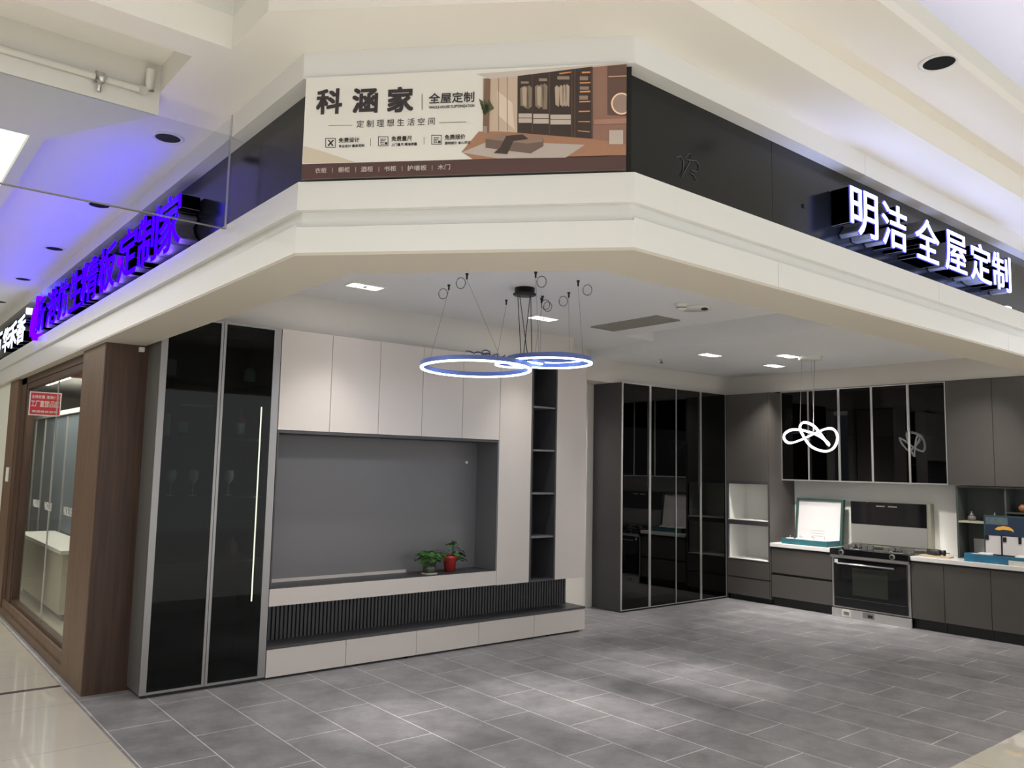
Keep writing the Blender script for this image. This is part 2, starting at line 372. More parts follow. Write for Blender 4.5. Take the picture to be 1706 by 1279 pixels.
seg('trim_5', 'fascia', 0, .14, 2.80, 2.925, 0, [.62, .82]); seg('trim_5', 'fascia', 0, .14, 2.80, 2.925, 1, []); seg('trim_5', 'fascia', 0, .14, 2.80, 2.925, 2, [fr(5.2)])
seg('trim_6', 'black', .08, .14, 2.925, 3.39, 0, [.75, .90, .955]); seg('trim_6', 'black', .03, .14, 2.925, 3.39, 1, []); seg('trim_6', 'black', .08, .14, 2.925, 3.39, 2, [fr(3.47), fr(6.9)])
seg('trim_7', 'fascia', 0, .14, 3.39, 3.515, 0, [.66, .9627]); seg('trim_7', 'fascia', 0, .14, 3.39, 3.515, 1, []); seg('trim_7', 'fascia', 0, .14, 3.39, 3.515, 2, [fr(4.3), fr(6.9)])
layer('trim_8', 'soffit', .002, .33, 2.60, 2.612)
layer('wall_front', 'wall', .28, .33, 2.612, 3.3)
# left neighbour shop front: walnut posts, sill, window
struct(box('trim_9', 'wood', None, 1.475, 1.80, 6.66, 6.72, 0, 2.60))
struct(box('trim_10', 'woodl', None, 1.465, 1.55, 6.665, 7.39, 0.0, 2.60))
struct(box('trim_11', 'woodl', None, 1.465, 1.56, 10.62, 11.2, 0, 2.60))
struct(box('trim_12', 'wood', None, 1.50, 1.60, 10.3, 10.62, 0, 2.60))
struct(box('trim_13', 'woodl', None, 1.48, 1.60, 7.39, 10.62, 0, .16, bevel=.01))
struct(box('trim_14', 'woodl', None, 1.465, 1.5, 7.39, 26, 0, .075))
struct(box('trim_15', 'wood', None, 1.50, 1.60, 7.39, 10.62, 2.53, 2.60))
wn = D.objects.new('window_1', None); COL.objects.link(wn); wn['kind'] = 'structure'; wn.location = (1.55, 9, 0)
f_ = MB(); f_.box(1.51, 1.57, 7.39, 10.3, .16, .20).box(1.51, 1.57, 7.39, 10.3, 2.47, 2.53).box(1.51, 1.57, 10.24, 10.3, .2, 2.47).build('window_frame', 'wood', wn)
MB().box(1.545, 1.553, 7.39, 8.80, .2, 2.47).build('pane', 'glass', wn)
MB().box(1.545, 1.553, 8.805, 10.24, .2, 2.47).build('pane', 'glass', wn)
MB().box(1.543, 1.556, 8.798, 8.806, .2, 2.47).build('joint_strip', 'alub', wn)
tx = MB()
for yy in (9.62, 9.0, 8.12): fit_text(tx, 'MACALLINE', (1.543, yy, 1.22), Vector((0, -1, 0)), Z, Vector((-1, 0, 0)), 0, .34, 0, .075, 0, .001, .012)
tx.build('lettering', 'white', wn)
struct(box('wall_1', 'whiteg', None, 1.47, 1.6, 11.2, 26, 0, 2.6))
KEEP = False
# inside of the neighbour shop
MB().box(3.95, 4.05, 7.2, 16, 0, 2.9).build('wall_2', 'bluecloth')['kind'] = 'structure'
struct(MB().box(1.6, 4.0, 7.12, 16, 2.78, 2.85).build('ceiling', 'ceil'))
struct(MB().box(1.6, 4.0, 15.9, 16, 0, 2.8).build('wall_3', 'wall'))
struct(MB().box(1.56, 4.0, 7.12, 16, 0, .02).build('floor', 'tan'))
t = thing('wardrobe', (2.6, 12.6, .02), 'blue-grey wardrobe with long doors inside the neighbouring shop window', 'wardrobe')
MB().box(2.30, 2.9, 10.6, 14.4, .02, 2.3).build('body', 'inner', t)
for k in range(5):
    y = 10.6+k*.76
    dd = MB().box(2.27, 2.30, y+.01, y+.75, .1, 2.28).build('door', 'bluecloth', t)
    MB().box(2.25, 2.27, y+.70, y+.72, .1, 2.28).build('handle', 'alub', dd)
MB().box(2.24, 2.95, 10.6, 14.4, 2.3, 2.36).build('cornice', 'white', t)
t = thing('display_counter', (2.05, 10.9, .02), 'beige low display counter with shelf behind the shop window glass', 'counter')
MB().box(1.85, 2.22, 9.6, 12.2, .1, .72).build('body', 'tan', t); MB().box(1.82, 2.24, 9.55, 12.25, .72, .76).build('top', 'white', t)
MB().box(1.9, 2.2, 9.7, 12.1, .02, .1).build('base', 'plinth', t)
t = thing('display_cabinet', (2.1, 14.9, .02), 'pale tall cabinet at the far end inside the neighbouring shop', 'cabinet')
MB().box(1.75, 2.25, 14.6, 15.2, .02, 2.1).build('body', 'tan', t)
for k in range(2): MB().box(1.76+k*.245, 1.995+k*.245, 14.58, 14.6, .06, 2.06).build('door', 'carton', t)
t = thing('ceiling_light', (2.1, 11.5, 2.72), 'square lit panel on the ceiling inside the neighbouring shop', 'light')
MB().box(1.75, 2.2, 9.0, 13.0, 2.74, 2.78).build('frame', 'white', t); MB().box(1.8, 2.15, 9.05, 12.95, 2.73, 2.74).build('diffuser', em('shop_panel_diffuser', (1, .95, .82), 11), t)
# posters on the shop glass
def poster(px0, px1, py0, py1, Y, label, lines):
    a = on_plane(px0, py1, (0, Y, 0), Vector((0, -1, 0))); b = on_plane(px1, py0, (0, Y, 0), Vector((0, -1, 0)))
    x0, x1, z0, z1 = a.x, b.x, a.z, b.z
    t = thing('poster', ((x0+x1)/2, Y, z0), label, 'poster')
    MB().box(x0, x1, Y, Y+.006, z0, z1).build('backing', 'white', t)
    MB().box(x0+.01, x1-.01, Y-.002, Y, z0+.01, z1-.01).build('sheet', 'red', t)
    m = MB()
    for s, u0, u1, v0, v1 in lines:
        fit_text(m, s, (x0, Y-.0025, z0), Vector((1, 0, 0)), Z, Vector((0, -1, 0)), u0*(x1-x0), u1*(x1-x0), v0*(z1-z0), v1*(z1-z0), 0, .0006, .012)
    m.build('lettering', 'white', t)
poster(47, 103, 655, 691, 9.4, 'red poster with pale lettering hanging high behind the shop window glass', [('全场优惠  定制', .06, .75, .72, .86), ('工厂直营 品质', .05, .93, .36, .64), ('欢迎进店咨询', .1, .9, .12, .22)])
poster(117, 150, 590, 629, 8.6, 'partly hidden red and white poster at the window corner by the walnut post', [('优惠', .1, .6, .5, .9)])
tag(MB().box(1.452, 1.463, 10.78, 10.92, 1.44, 1.60).build('card_reader', 'white', None), 'small white wall reader on the far walnut post at left frame edge', 'card reader')
tag(MB().box(1.70, 1.735, 6.625, 6.66, 2.55, 2.585).build('door_sensor', 'white', None), 'tiny white sensor at the top of the walnut post', 'sensor')

# ------------------------------------------------------------------ smoke barrier glass, pipe, detectors of the mall
t = thing('smoke_barrier', (0, 4.075, 2.905), 'clear hanging glass sheet crossing the left corridor below the ceiling', 'glass barrier')
MB().box(-6, 1.415, 4.078, 4.086, 2.905, 3.40).build('pane', 'glassb', t)
MB().box(1.415, 1.42, 4.072, 4.09, 2.905, 3.51).build('edge_strip', 'alub', t)
MB().box(-6, 1.415, 4.075, 4.089, 2.903, 2.908).build('lower_edge', 'alu', t)
t = thing('sprinkler_pipe', (0, 4.04, 3.5), 'white sprinkler pipe running along the ceiling slot at upper left', 'pipe')
MB().tube([(-6, 4.04, 3.49), (.95, 4.04, 3.49)], .016, 10).build('pipe', 'pipe', t)
MB().tube([(.76, 4.04, 3.49), (.80, 4.04, 3.49)], .026, 12).build('tee', 'steel', t)
MB().cyl((.78, 4.04), .011, 3.42, 3.49).build('sprinkler_head', 'steel', t)
MB().tube([(.95, 4.04, 3.49), (.985, 4.04, 3.49), (1.0, 4.04, 3.50), (1.0, 4.04, 3.60)], .021, 10).build('elbow', 'pipe', t)
t = thing('smoke_detector', (.30, 3.85, MZ+.10), 'pale round detector with dark centre at the upper left edge of the ceiling slot', 'detector')
p = on_plane(4, 55, (0, 0, MZ+.14), Z)
t.location = (p.x, p.y, MZ+.09)
MB().lathe((p.x, p.y, MZ+.14), [(.06, 0), (.058, -.012), (.035, -.03)], 20).build('base', 'pipe', t)
MB().cyl((p.x, p.y), .028, MZ+.09, MZ+.11).build('sensor_head', 'blackm', t)
dl0 = None
for i, (x, y, z, lb) in enumerate([(1.255, 4.61, MZ, 'unlit recessed downlight nearest the glass barrier in the left corridor ceiling'),
        (1.255, 6.195, MZ, 'unlit downlight, second from the glass barrier in the blue-lit ceiling'), (1.255, 7.78, MZ, 'unlit downlight, third along the blue-lit ceiling'),
        (1.255, 9.365, MZ, 'unlit downlight, fourth along the blue-lit ceiling'), (1.255, 10.95, MZ, 'unlit downlight farthest along the left corridor at the frame edge'),
        (3.84, 1.565, MZ+.15, 'round dark downlight in the right mall ceiling near the tray edge')]):
    if dl0 is None:
        t = thing('recessed_downlight', (0, 0, 0), lb, 'downlight', 'recessed downlights in the mall ceiling')
        MB().lathe((0, 0, 0), [(.085, 0), (.085, -.004), (.066, -.006), (.066, -.0005)], 28).build('trim_ring', 'white', t)
        MB().cyl((0, 0), .066, -.004, -.001, 28).build('lamp_cup', 'lampoff', t)
        dl0 = t
    else: t = copy_tree(dl0); t['label'] = lb
    t.location = (x, y, z)
    if i == 5: t.scale = (1.05, 1.05, 1)

# ------------------------------------------------------------------ shop signs
X_ = Vector((1, 0, 0)); Yn = Vector((0, -1, 0)); Wl = Vector((-1, 0, 0))
def letter(ch, O, U, W, u0, u1, v0, v1, depth, face, label, group, bold=.012, rim=None):
    c = Vector(O)+U*((u0+u1)/2)
    t = thing('channel_letter', (c.x, c.y, v0), label, 'sign letter', group)
    if isinstance(ch, str):
        m = MB(); fit_text(m, ch, O, U, Z, W, u0, u1, v0, v1, -depth, -.004, bold+.006); m.build('return', 'letside', t)
        if rim: m = MB(); fit_text(m, ch, O, U, Z, W, u0-.004, u1+.004, v0-.004, v1+.004, -.006, 0, bold+.008); m.build('rim', rim, t)
        m = MB(); fit_text(m, ch, O, U, Z, W, u0, u1, v0, v1, 0 if rim else -.004, .002, bold); m.build('face', face, t)
    return t
PR = (0, 2.13, 0)
pos = ['leftmost', 'second', 'third', 'fourth', 'fifth', 'rightmost']
YF = 2.13
ext = [(1418, 1463), (1470, 1511), (1525, 1564), (1573.5, 1609), (1615, 1649), (1651, 1681)]
for i, (ch, (a, b)) in enumerate(zip('明洁全屋定制', ext)):
    u0 = on_plane(a, 380, PR, Yn).x; u1 = on_plane(b, 400, PR, Yn).x
    letter(ch, PR, X_, Yn, u0, u1, 3.012, 3.268, .11, 'letw', '%s white glowing character on the black right fascia, of six' % pos[i], 'white lit characters on the right fascia', .004, 'halo')
XF = 1.38; PL_ = (XF, 0, 0)
left = [('家', 263, 300, '家'), ('制', 230, 263, '制'), ('定', 200, 230, '定'), ('板', 168, 196, '板'), ('精', 141, 168, '精'), ('生', 123, 143, '生'),
        ('仿', 104, 122, '仿'), ('港', 87, 105, '港'), ('新', 70, 86, '新')]
for i, (ch, a, b, nm) in enumerate(left):
    zc = 360
    ya = on_plane(a, 400-.2*i*5, PL_, Wl).y; yb = on_plane(b, 380, PL_, Wl).y
    letter(ch, PL_, Yn, Wl, -ya, -yb, 2.945, 3.285, .11, 'letb', '%s glowing blue-violet character on the left fascia' % ['rightmost, nearest', 'second from right', 'third from right, right of the violet dot', 'fourth from right, left of the violet dot', 'fifth from right', 'sixth from right, three-bar', 'seventh from right', 'eighth from right', 'leftmost, beside the petal emblem'][i], 'blue lit characters on the left fascia', .003)
yd = on_plane(197, 440, PL_, Wl).y
t = thing('channel_dot', (XF, yd, 3.08), 'small glowing violet dot between two blue characters on the left fascia', 'sign dot')
MB().cyl((yd, 3.10), .035, XF-.002, XF+.11, 20, axis='x').build('body', 'letp', t)
for (ch, a, b, wh) in (('香', 29, 42, 'rightmost'), ('禾', 16, 29, 'second from right'), ('华', 7, 17, 'third from right'), ('万', -8, 5, 'leftmost, cut by the frame')):
    ya = on_plane(a, 540, PL_, Wl).y; yb = on_plane(b, 540, PL_, Wl).y
    letter(ch, PL_, Yn, Wl, -ya, -yb, 2.955, 3.25, .11, 'letr', '%s pale white lit character at the far left of the fascia' % wh, 'white lit characters on the left fascia', .012)
yd = on_plane(44, 521, PL_, Wl).y
t = thing('channel_dot', (XF, yd, 3.25), 'small white lit dot above the pale characters on the left fascia', 'sign dot')
MB().cyl((yd, 3.27), .035, XF-.002, XF+.11, 16, axis='x').build('body', 'letr', t)
# violet four-petal emblem
yc = on_plane(58, 530, PL_, Wl).y
t = thing('sign_emblem', (XF, yc, 2.95), 'glowing violet petal emblem beside the blue characters on the left fascia', 'emblem')
for (du, dv, L_, wd, an) in ((.02, .10, .26, .10, 8), (-.02, -.12, .20, .11, 4), (-.16, -.02, .30, .10, 16), (.13, .03, .26, .08, 10), ):
    m = MB(); n = 20; pts = []
    for k in range(n):
        th = 2*math.pi*k/n; a = math.sin(th)*L_/2; b = math.cos(th)*wd/2*(1-.35*math.sin(th)); r = math.radians(an)
        pts.append((du+b*math.cos(r)+a*math.sin(r), 3.115+dv-b*math.sin(r)+a*math.cos(r)))
    vs = [(XF-.004, yc-u, v) for u, v in pts]+[(XF+.10, yc-u, v) for u, v in pts]
    m.add(vs, [list(range(n)), list(range(n, 2*n))[::-1]]+[(k, n+k, n+(k+1) % n, (k+1) % n) for k in range(n)])
    m.build('petal', 'letp', t)
# faint scrawl and screw on the right board
sc_ = MB(); YB = 2.243
def scr(pts):
    q = [on_plane(x, y, (0, YB, 0), Yn) for x, y in pts]; sc_.tube(q, .0022, 5)
scr([(1127, 262), (1134, 260), (1139, 268), (1138, 285), (1134, 292)]); scr([(1140, 263), (1147, 256), (1152, 258), (1148, 272), (1136, 294)])
scr([(1144, 266), (1160, 268), (1165, 277), (1162, 286), (1152, 284)]); scr([(1150, 288), (1156, 292), (1160, 300)])
tag(sc_.build('scrawl_mark', pm('scrawl_ink', (.10, .10, .10), .6), None), 'faint hand-drawn scrawl on the black board right of the banner', 'mark')
q = on_plane(1340, 343, (0, YB, 0), Yn)
tag(MB().cyl((q.x, q.z), .012, YB-.006, YB+.002, 12, axis='y').build('screw_cap', 'blackm', None), 'small black screw cap on the board left of the white characters', 'screw cap')
q = on_plane(1690, 516, (0, 2.14, 0), Yn)
tag(MB().box(q.x-.04, q.x+.04, 2.17, 2.23, 2.925, 2.937).build('led_module', em('led_module_face', (1, .95, .85), 3), None), 'tiny bright led piece on the right fascia ledge', 'led')

# banner on the chamfer
BO = Vector((1.42, 3.222, 0)); BU = Vector((.6786, -.7345, 0)).normalized(); BW = Vector((BU.y, -BU.x, 0))
BP = BO+BW*.012
def uv(px, py):
    q = on_plane(px, py, BP, BW)-BP; return (q.dot(BU), q.z)
def bpx(x, y): return uv(490+x*.34, 80+y*.33973)
tb = thing('banner_sign', (BO.x+.48, BO.y-.5, 2.93), 'wide printed banner with dark characters and a wardrobe picture across the corner fascia', 'banner')
uL = uv(507, 200)[0]; uR = uv(1043.5, 200)[0]; zT, zB = 3.388, 2.932
MB().obox(BO, BU, Z, BW, uL, uR, zB, zT, -.02, .010).build('backing', 'alu', tb)
def flat(name, mat, polys, w0=.0005, parent=tb, px=True):
    m = MB()
    for pl in polys:
        q = [bpx(*p) for p in pl] if px else pl
        q = [(min(max(a, uL), uR), min(max(b, zB), zT)) for a, b in q]
        ar = sum(q[i][0]*q[(i+1) % len(q)][1]-q[(i+1) % len(q)][0]*q[i][1] for i in range(len(q)))
        if ar < 0: q = q[::-1]
        m.add([BP+BU*a+Z*b+BW*(w0-.002) for a, b in q], [list(range(len(q)))])
    return m.build(name, mat, parent)
def inks(n, c, rough=.5): return pm(n, c, rough)
flat('printed_ground', inks('banner_cream', (.80, .78, .74)), [[(uL, zB), (uR, zB), (uR, zT), (uL, zT)]], .0025, px=False)
PICM = []; PICP = []
def P2(name, col, polys, w):
    PICM.append(inks('print_'+name, col))
    for pl in polys: PICP.append((pl, w, len(PICM)-1))
P2('wall', (.52, .36, .28), [[(925, 150), (1470, 90), (1632, 70), (1632, 440), (1632, 530), (880, 545), (905, 420), (925, 410)]], .003)
def rc(x0, x1, y0, y1, s0=0): return [(x0, y0), (x1, y0+s0), (x1, y1), (x0, y1)]
P2('ceiling_print', (.62, .55, .50), [[(890, 128), (1632, 62), (1632, 92), (960, 152)]], .0035)
P2('floor_print', (.40, .20, .12), [[(905, 410), (1100, 412), (1460, 445), (1632, 470), (1632, 530), (880, 548), (820, 510)]], .0035)
P2('rug_print', (.50, .43, .40), [[(960, 455), (1425, 475), (1330, 538), (1000, 542), (820, 513)]], .004)
P2('curtain_print', (.22, .13, .09), [[(932, 150), (962, 152), (955, 415), (925, 415)]], .004)
P2('panel_print', (.60, .47, .37), [[(965, 152), (1094, 138), (1094, 414), (960, 408)]], .004)
P2('panel_light_print', (.75, .62, .52), [[(995, 210), (1070, 270), (1080, 400), (1000, 330)]], .0045)
P2('panel_joint_print', (.30, .20, .15), [rc(1001, 1004, 150, 410), rc(1044, 1047, 144, 412)], .005)
P2('wardrobe_print', (.045, .028, .024), [[(1096, 138), (1460, 92), (1462, 446), (1094, 416)]], .004)
P2('shelf_glow_print', (.75, .30, .10), [[(1410, 118), (1452, 116), (1452, 124), (1410, 126)], [(1400, 170), (1452, 168), (1452, 174), (1400, 176)], [(1400, 212), (1452, 210), (1452, 218), (1400, 220)],
    [(1398, 262), (1452, 260), (1452, 266), (1398, 268)], [(1395, 310), (1450, 308), (1450, 314), (1395, 316)], [(1392, 360), (1450, 360), (1450, 365), (1392, 364)], [(1300, 124), (1360, 116), (1360, 122), (1300, 130)], [(1390, 405), (1448, 410), (1448, 414), (1390, 409)]], .005)
P2('shelf_box_print', (.30, .22, .17), [rc(1112, 1150, 165, 176), rc(1200, 1240, 150, 164), rc(1290, 1350, 140, 156), rc(1400, 1440, 140, 160), rc(1400, 1445, 190, 206), rc(1398, 1440, 235, 255)], .005)
P2('hanging_shirt_print', (.26, .20, .15), [[(x, 200-k*3), (x+12, 190-k*3), (x+26, 202-k*3), (x+24, 290+(k % 2)*12), (x+2, 285+(k % 3)*8)] for k, x in enumerate((1108, 1126, 1140, 1180, 1200, 1216))], .005)
P2('hanging_coat_print', (.48, .37, .29), [[(x, 198-k*2), (x+10, 188-k*2), (x+22, 200-k*2), (x+20, 290), (x+3, 280)] for k, x in enumerate((1118, 1190, 1278, 1300, 1314, 1328))], .0055)
P2('drawer_print', (.55, .47, .41), [rc(1100, 1166, 322, 343), rc(1100, 1166, 346, 368), rc(1172, 1248, 324, 346), rc(1172, 1248, 349, 372), rc(1256, 1356, 328, 350), rc(1256, 1356, 353, 376)], .005)
P2('post_print', (.10, .06, .045), [rc(1166, 1170, 130, 425), rc(1249, 1254, 122, 432), rc(1358, 1364, 108, 440), rc(1372, 1378, 106, 440), rc(1456, 1464, 94, 446)], .006)
P2('side_wall_print', (.30, .16, .12), [[(1464, 95), (1632, 78), (1632, 470), (1464, 446)]], .004)
P2('side_shelf_print', (.13, .07, .055), [[(1535, 90), (1632, 82), (1632, 335), (1535, 330)]], .005)
P2('side_glow_print', (.72, .42, .28), [[(1540, 140), (1632, 136), (1632, 141), (1540, 145)]], .006)
P2('vanity_print', (.42, .22, .16), [[(1470, 352), (1632, 346), (1632, 372), (1470, 376)]], .006)
ring = [(1605+52*math.cos(a*math.pi/12), 275+54*math.sin(a*math.pi/12)) for a in range(24)]
ring2 = [(1605+44*math.cos(a*math.pi/12), 275+46*math.sin(a*math.pi/12)) for a in range(24)]
P2('mirror_glow_print', (1.0, .72, .52), [[(min(a, 1629), b) for a, b in ring]], .0065)
P2('mirror_print', (.35, .24, .20), [[(min(a, 1629), b) for a, b in ring2]], .007)
P2('stool_print', (.55, .46, .41), [rc(1544, 1612, 404, 474)], .006)
P2('bench_print', (.17, .11, .09), [[(938, 447), (1010, 425), (1222, 440), (1222, 482), (1160, 518), (938, 490)]], .005)
P2('bench_top_print', (.30, .20, .165), [[(938, 447), (1010, 425), (1222, 440), (1215, 462), (1140, 470)]], .0055)
P2('throw_print', (.055, .035, .03), [[(1040, 432), (1120, 425), (1150, 448), (1075, 458), (1045, 522), (978, 516), (1010, 490)]], .006)
P2('plant_print', (.09, .10, .045), [[(935, 330), (905+6*k, 250+22*(k % 4)), (925+7*k, 262+18*(k % 3))] for k in range(9)], .006)
P2('planter_print', (.38, .30, .24), [rc(928, 946, 385, 418)], .006)
m = MB(); mi = []
for pl, w0, k in PICP:
    q = [bpx(*p) for p in pl]; q = [(min(max(a, uL), uR), min(max(b, zB), zT)) for a, b in q]
    if sum(q[i][0]*q[(i+1) % len(q)][1]-q[(i+1) % len(q)][0]*q[i][1] for i in range(len(q))) < 0: q = q[::-1]
    m.add([BP+BU*a+Z*b+BW*(w0-.002) for a, b in q], [list(range(len(q)))]); mi.append(k)
pic = m.build('picture', PICM[0], tb)
for mm in PICM[1:]: pic.data.materials.append(mm)
pic.data.polygons.foreach_set('material_index', mi)
flat('printed_footer', inks('banner_brown', (.088, .04, .038)), [[bpx(36, 570), bpx(1632, 524), (uR, zB), (uL, zB)]], .0035, px=False)
flat('printed_sweep', inks('banner_sweep', (.66, .58, .47)), [[(40, 480), (120, 500), (300, 560), (45, 566)]], .003)
def btext(name, s, x0, x1, y0, y1, mat, bold=0.0, w=.004):
    # rectangle given by its left and right ends (pixel tops and bottoms) on the banner
    a = bpx(x0, y1); b = bpx(x1, y0)
    m = MB(); fit_text(m, s, BP, BU, Z, BW, a[0], b[0], 0, 1, w-.002, w-.0014, bold)
    # follow the drawn slope of the print
    al, ah = bpx(x0, y1[0] if isinstance(y1, tuple) else y1)[1], bpx(x0, y0)[1]
    for v in m.v:
        tt = v.z; v.z = al+(ah-al)*tt
    return m.build(name, mat, tb)
ink = inks('banner_dark_ink', (.035, .028, .032)); inkb = inks('banner_pale_ink', (.62, .55, .52))
btext('lettering', '科', 107, 240, 204, 328, ink, .03); btext('lettering', '涵', 283, 414, 200, 323, ink, .03); btext('lettering', '家', 455, 588, 194, 319, ink, .03)
btext('lettering', '全屋定制', 660, 884, 224, 275, ink, .014)
btext('lettering', 'WHOLE HOUSE CUSTOMIZATION', 660, 884, 286, 299, ink, .012)
btext('lettering', '定 制 理 想 生 活 空 间', 306, 690, 356, 392, ink)
for i, (x, a, b) in enumerate(((219, '免费设计', '专业设计 量身定制'), (477, '免费量尺', '上门量尺 精准测量'), (738, '免费报价', '透明报价 省心无忧'))):
    y = 442-i*7.5
    btext('lettering', a, x, x+102, y, y+24, ink, .012); btext('lettering', b, x, x+126, y+34, y+48, ink, .01)
    xi = x-65
    flat('icon', ink, [rc(xi, xi+50, y, y+3), rc(xi, xi+50, y+44, y+47), rc(xi, xi+3, y, y+47), rc(xi+47, xi+50, y, y+47)]+
         ([[(xi+12, y+10), (xi+17, y+8), (xi+40, y+36), (xi+34, y+40)], [(xi+36, y+8), (xi+42, y+12), (xi+16, y+40), (xi+10, y+36)]] if i == 0 else
          [rc(xi+14, xi+38, y+12, y+15), rc(xi+14, xi+34, y+20, y+23), rc(xi+14, xi+28, y+28, y+31), rc(xi+12, xi+14, y+10, y+38), rc(xi+12, xi+30, y+36, y+39), rc(xi+33, xi+45, y+28, y+40)]), .004)
flat('divider', ink, [rc(626, 629, 226, 304), rc(374, 376, 444, 482), rc(636, 638, 437, 473), [(170, 380), (286, 378), (286, 380), (170, 382)], [(712, 366), (843, 362), (843, 364), (712, 368)]], .004)
for s, x0, x1, y in (('衣柜', 104, 161, 590), ('橱柜', 217, 275, 586), ('酒柜', 328, 388, 583), ('书柜', 442, 502, 581), ('护墙板', 555, 651, 578), ('木门', 704, 766, 573)):
    btext('lettering', s, x0, x1, y, y+26, inkb, .007, .0055)
flat('divider', inkb, [rc(x, x+2, y, y+24) for x, y in ((188, 588), (302, 585), (415, 583), (529, 580), (676, 577))], .0045)

# ------------------------------------------------------------------ glass display cabinet at the left
FY = 6.34
t = thing('display_cabinet', (2.25, 6.36, 0), 'tall smoked-glass display cabinet with aluminium frames beside the walnut post', 'cabinet')
b = MB(); b.box(1.775, 1.795, FY+.022, 6.98, .03, 2.80).box(2.685, 2.70, FY+.022, 6.98, .03, 2.80).box(1.795, 2.685, 6.95, 6.98, .03, 2.80)
b.box(1.795, 2.685, FY+.022, 6.95, .03, .06).box(1.795, 2.685, FY+.022, 6.95, 2.78, 2.80); b.build('body', pm('charcoal_side', (.11, .108, .105), .4), t)
box('back_panel', 'inner2', t, 1.796, 2.684, 6.94, 6.95, .06, 2.78)
box('plinth', 'plinth', t, 1.80, 2.68, FY+.03, 6.9, 0, .03)
for z in (2.345, 1.885, 1.43, .93, .46): box('shelf', 'inner', t, 1.796, 2.684, FY+.05, 6.949, z, z+.018)
def framed_door(t, x0, x1, z0, z1, y, fl, fr_, ft, fb, gl='glassdk', th=.022, fm='alu', name='door'):
    d = MB().box(x0, x0+fl, y, y+th, z0, z1).box(x1-fr_, x1, y, y+th, z0, z1).box(x0+fl, x1-fr_, y, y+th, z1-ft, z1).box(x0+fl, x1-fr_, y, y+th, z0, z0+fb).build(name, fm, t)
    MB().box(x0+fl, x1-fr_, y+.006, y+.012, z0+fb, z1-ft).build('glass', gl, d)
    return d
framed_door(t, 1.778, 2.240, .025, 2.82, FY, .048, .020, .02, .018)
framed_door(t, 2.244, 2.716, .025, 2.82, FY, .020, .060, .02, .018)
MB().box(2.587, 2.595, 6.372, 6.380, .62, 2.165).build('led_strip', 'led', t)
# things on its shelves
def wineglass(x, y, z, lb, g='wine glasses in the display cabinet'):
    tag(MB().lathe((x, y, z), [(.034, 0), (.030, .004), (.005, .008), (.004, .085), (.012, .095), (.034, .125), (.040, .155), (.034, .20), (.032, .20), (.037, .155), (.031, .128), (.002, .1)], 20).build('wine_glass', pm('thin_glass', (.85, .87, .87), .08, spec=.6), None), lb, 'glass', g)
for (x, lb) in ((1.97, 'stemmed wine glass at the left of the display cabinet shelf'), (2.14, 'stemmed wine glass left of the middle cabinet frame'), (2.42, 'stemmed wine glass behind the right cabinet door')):
    wineglass(x, 6.55, 1.448, lb)
def bottle(x, y, z, h, r, mat, lb, cat='bottle', nm='bottle'):
    t = thing(nm, (x, y, z), lb, cat); MB().lathe((x, y, z), [(r, 0), (r, h*.62), (r*.35, h*.72), (r*.3, h*.97)], 18).build('body', mat, t)
    MB().cyl((x, y), r*.36, z+h*.97, z+h, 14).build('cap', 'blackm', t); MB().cyl((x, y), r*1.01, z+h*.15, z+h*.5, 18).build('paper_label', 'carton', t)
bottle(2.51, 6.6, 1.903, .27, .036, pm('red_bottle', (.35, .04, .04), .3), 'red-bodied bottle behind the right glass door')
bottle(2.05, 6.6, 1.903, .24, .04, pm('red_jar', (.28, .02, .02), .3), 'dark red jar behind the left glass door', 'jar', 'jar')
def card(x0, x1, z0, z1, y, mat, lb, cat, nm):
    tag(MB().box(x0, x1, y, y+.06, z0, z1).build(nm, mat, None), lb, cat)
card(1.86, 1.93, 1.903, 2.08, 6.52, 'carton', 'small white box at the left of the cabinet shelf', 'box', 'gift_box')
card(1.86, 1.95, 2.363, 2.50, 6.52, 'creamdk', 'beige tin on the top cabinet shelf at left', 'tin', 'storage_tin')
t = thing('candle_jar', (2.55, 6.55, 2.363), 'cream candle jar on the top shelf behind the right glass door', 'candle')
MB().cyl((2.55, 6.55), .045, 2.363, 2.47).build('jar_body', 'carton', t); MB().cyl((2.55, 6.55), .03, 2.47, 2.49).build('lid', 'steel', t)
tag(MB().box(2.0, 2.24, 6.5, 6.62, 2.12, 2.135).build('tray', 'tan', None), 'flat beige tray on the cabinet jar', 'tray')
D.objects['tray'].location.z = 2.145
tag(MB().lathe((2.50, 6.62, .948), [(.02, 0), (.055, .02), (.05, .09), (.012, .16), (.004, .17)], 16).build('vase', 'brownp', None), 'small terracotta vase low behind the right glass door', 'vase')
tag(MB().lathe((2.33, 6.55, 2.363), [(.01, 0), (.05, .006), (.055, .012)], 18).build('dish', 'carton', None), 'little oval dish on the top shelf by the middle frame', 'dish')

# ------------------------------------------------------------------ TV wall
SPL = [2.722, 3.183, 3.656, 4.116, 4.578, 5.037]
labs = ['first upper cabinet of the TV wall, next to the glass display cabinet', 'second warm grey upper cabinet from the glass display cabinet', 'middle one of five warm grey upper cabinets over the TV niche',
        'fourth warm grey upper cabinet, behind the ring lamp', 'fifth upper cabinet over the niche, beside the tall warm grey panel']
uc = None
for i in range(5):
    x0, x1 = SPL[i], SPL[i+1]
    t = thing('upper_cabinet', (x0, FY, 1.985), labs[i], 'cabinet', 'upper cabinets of the TV wall')
    box('body', 'creamdk', t, x0+.002, x1-.002, FY+.02, 6.95, 1.99, 2.81)
    box('door', 'cream', t, x0+.002, x1-.002, FY, FY+.018, 1.987, 2.82, bevel=.001)
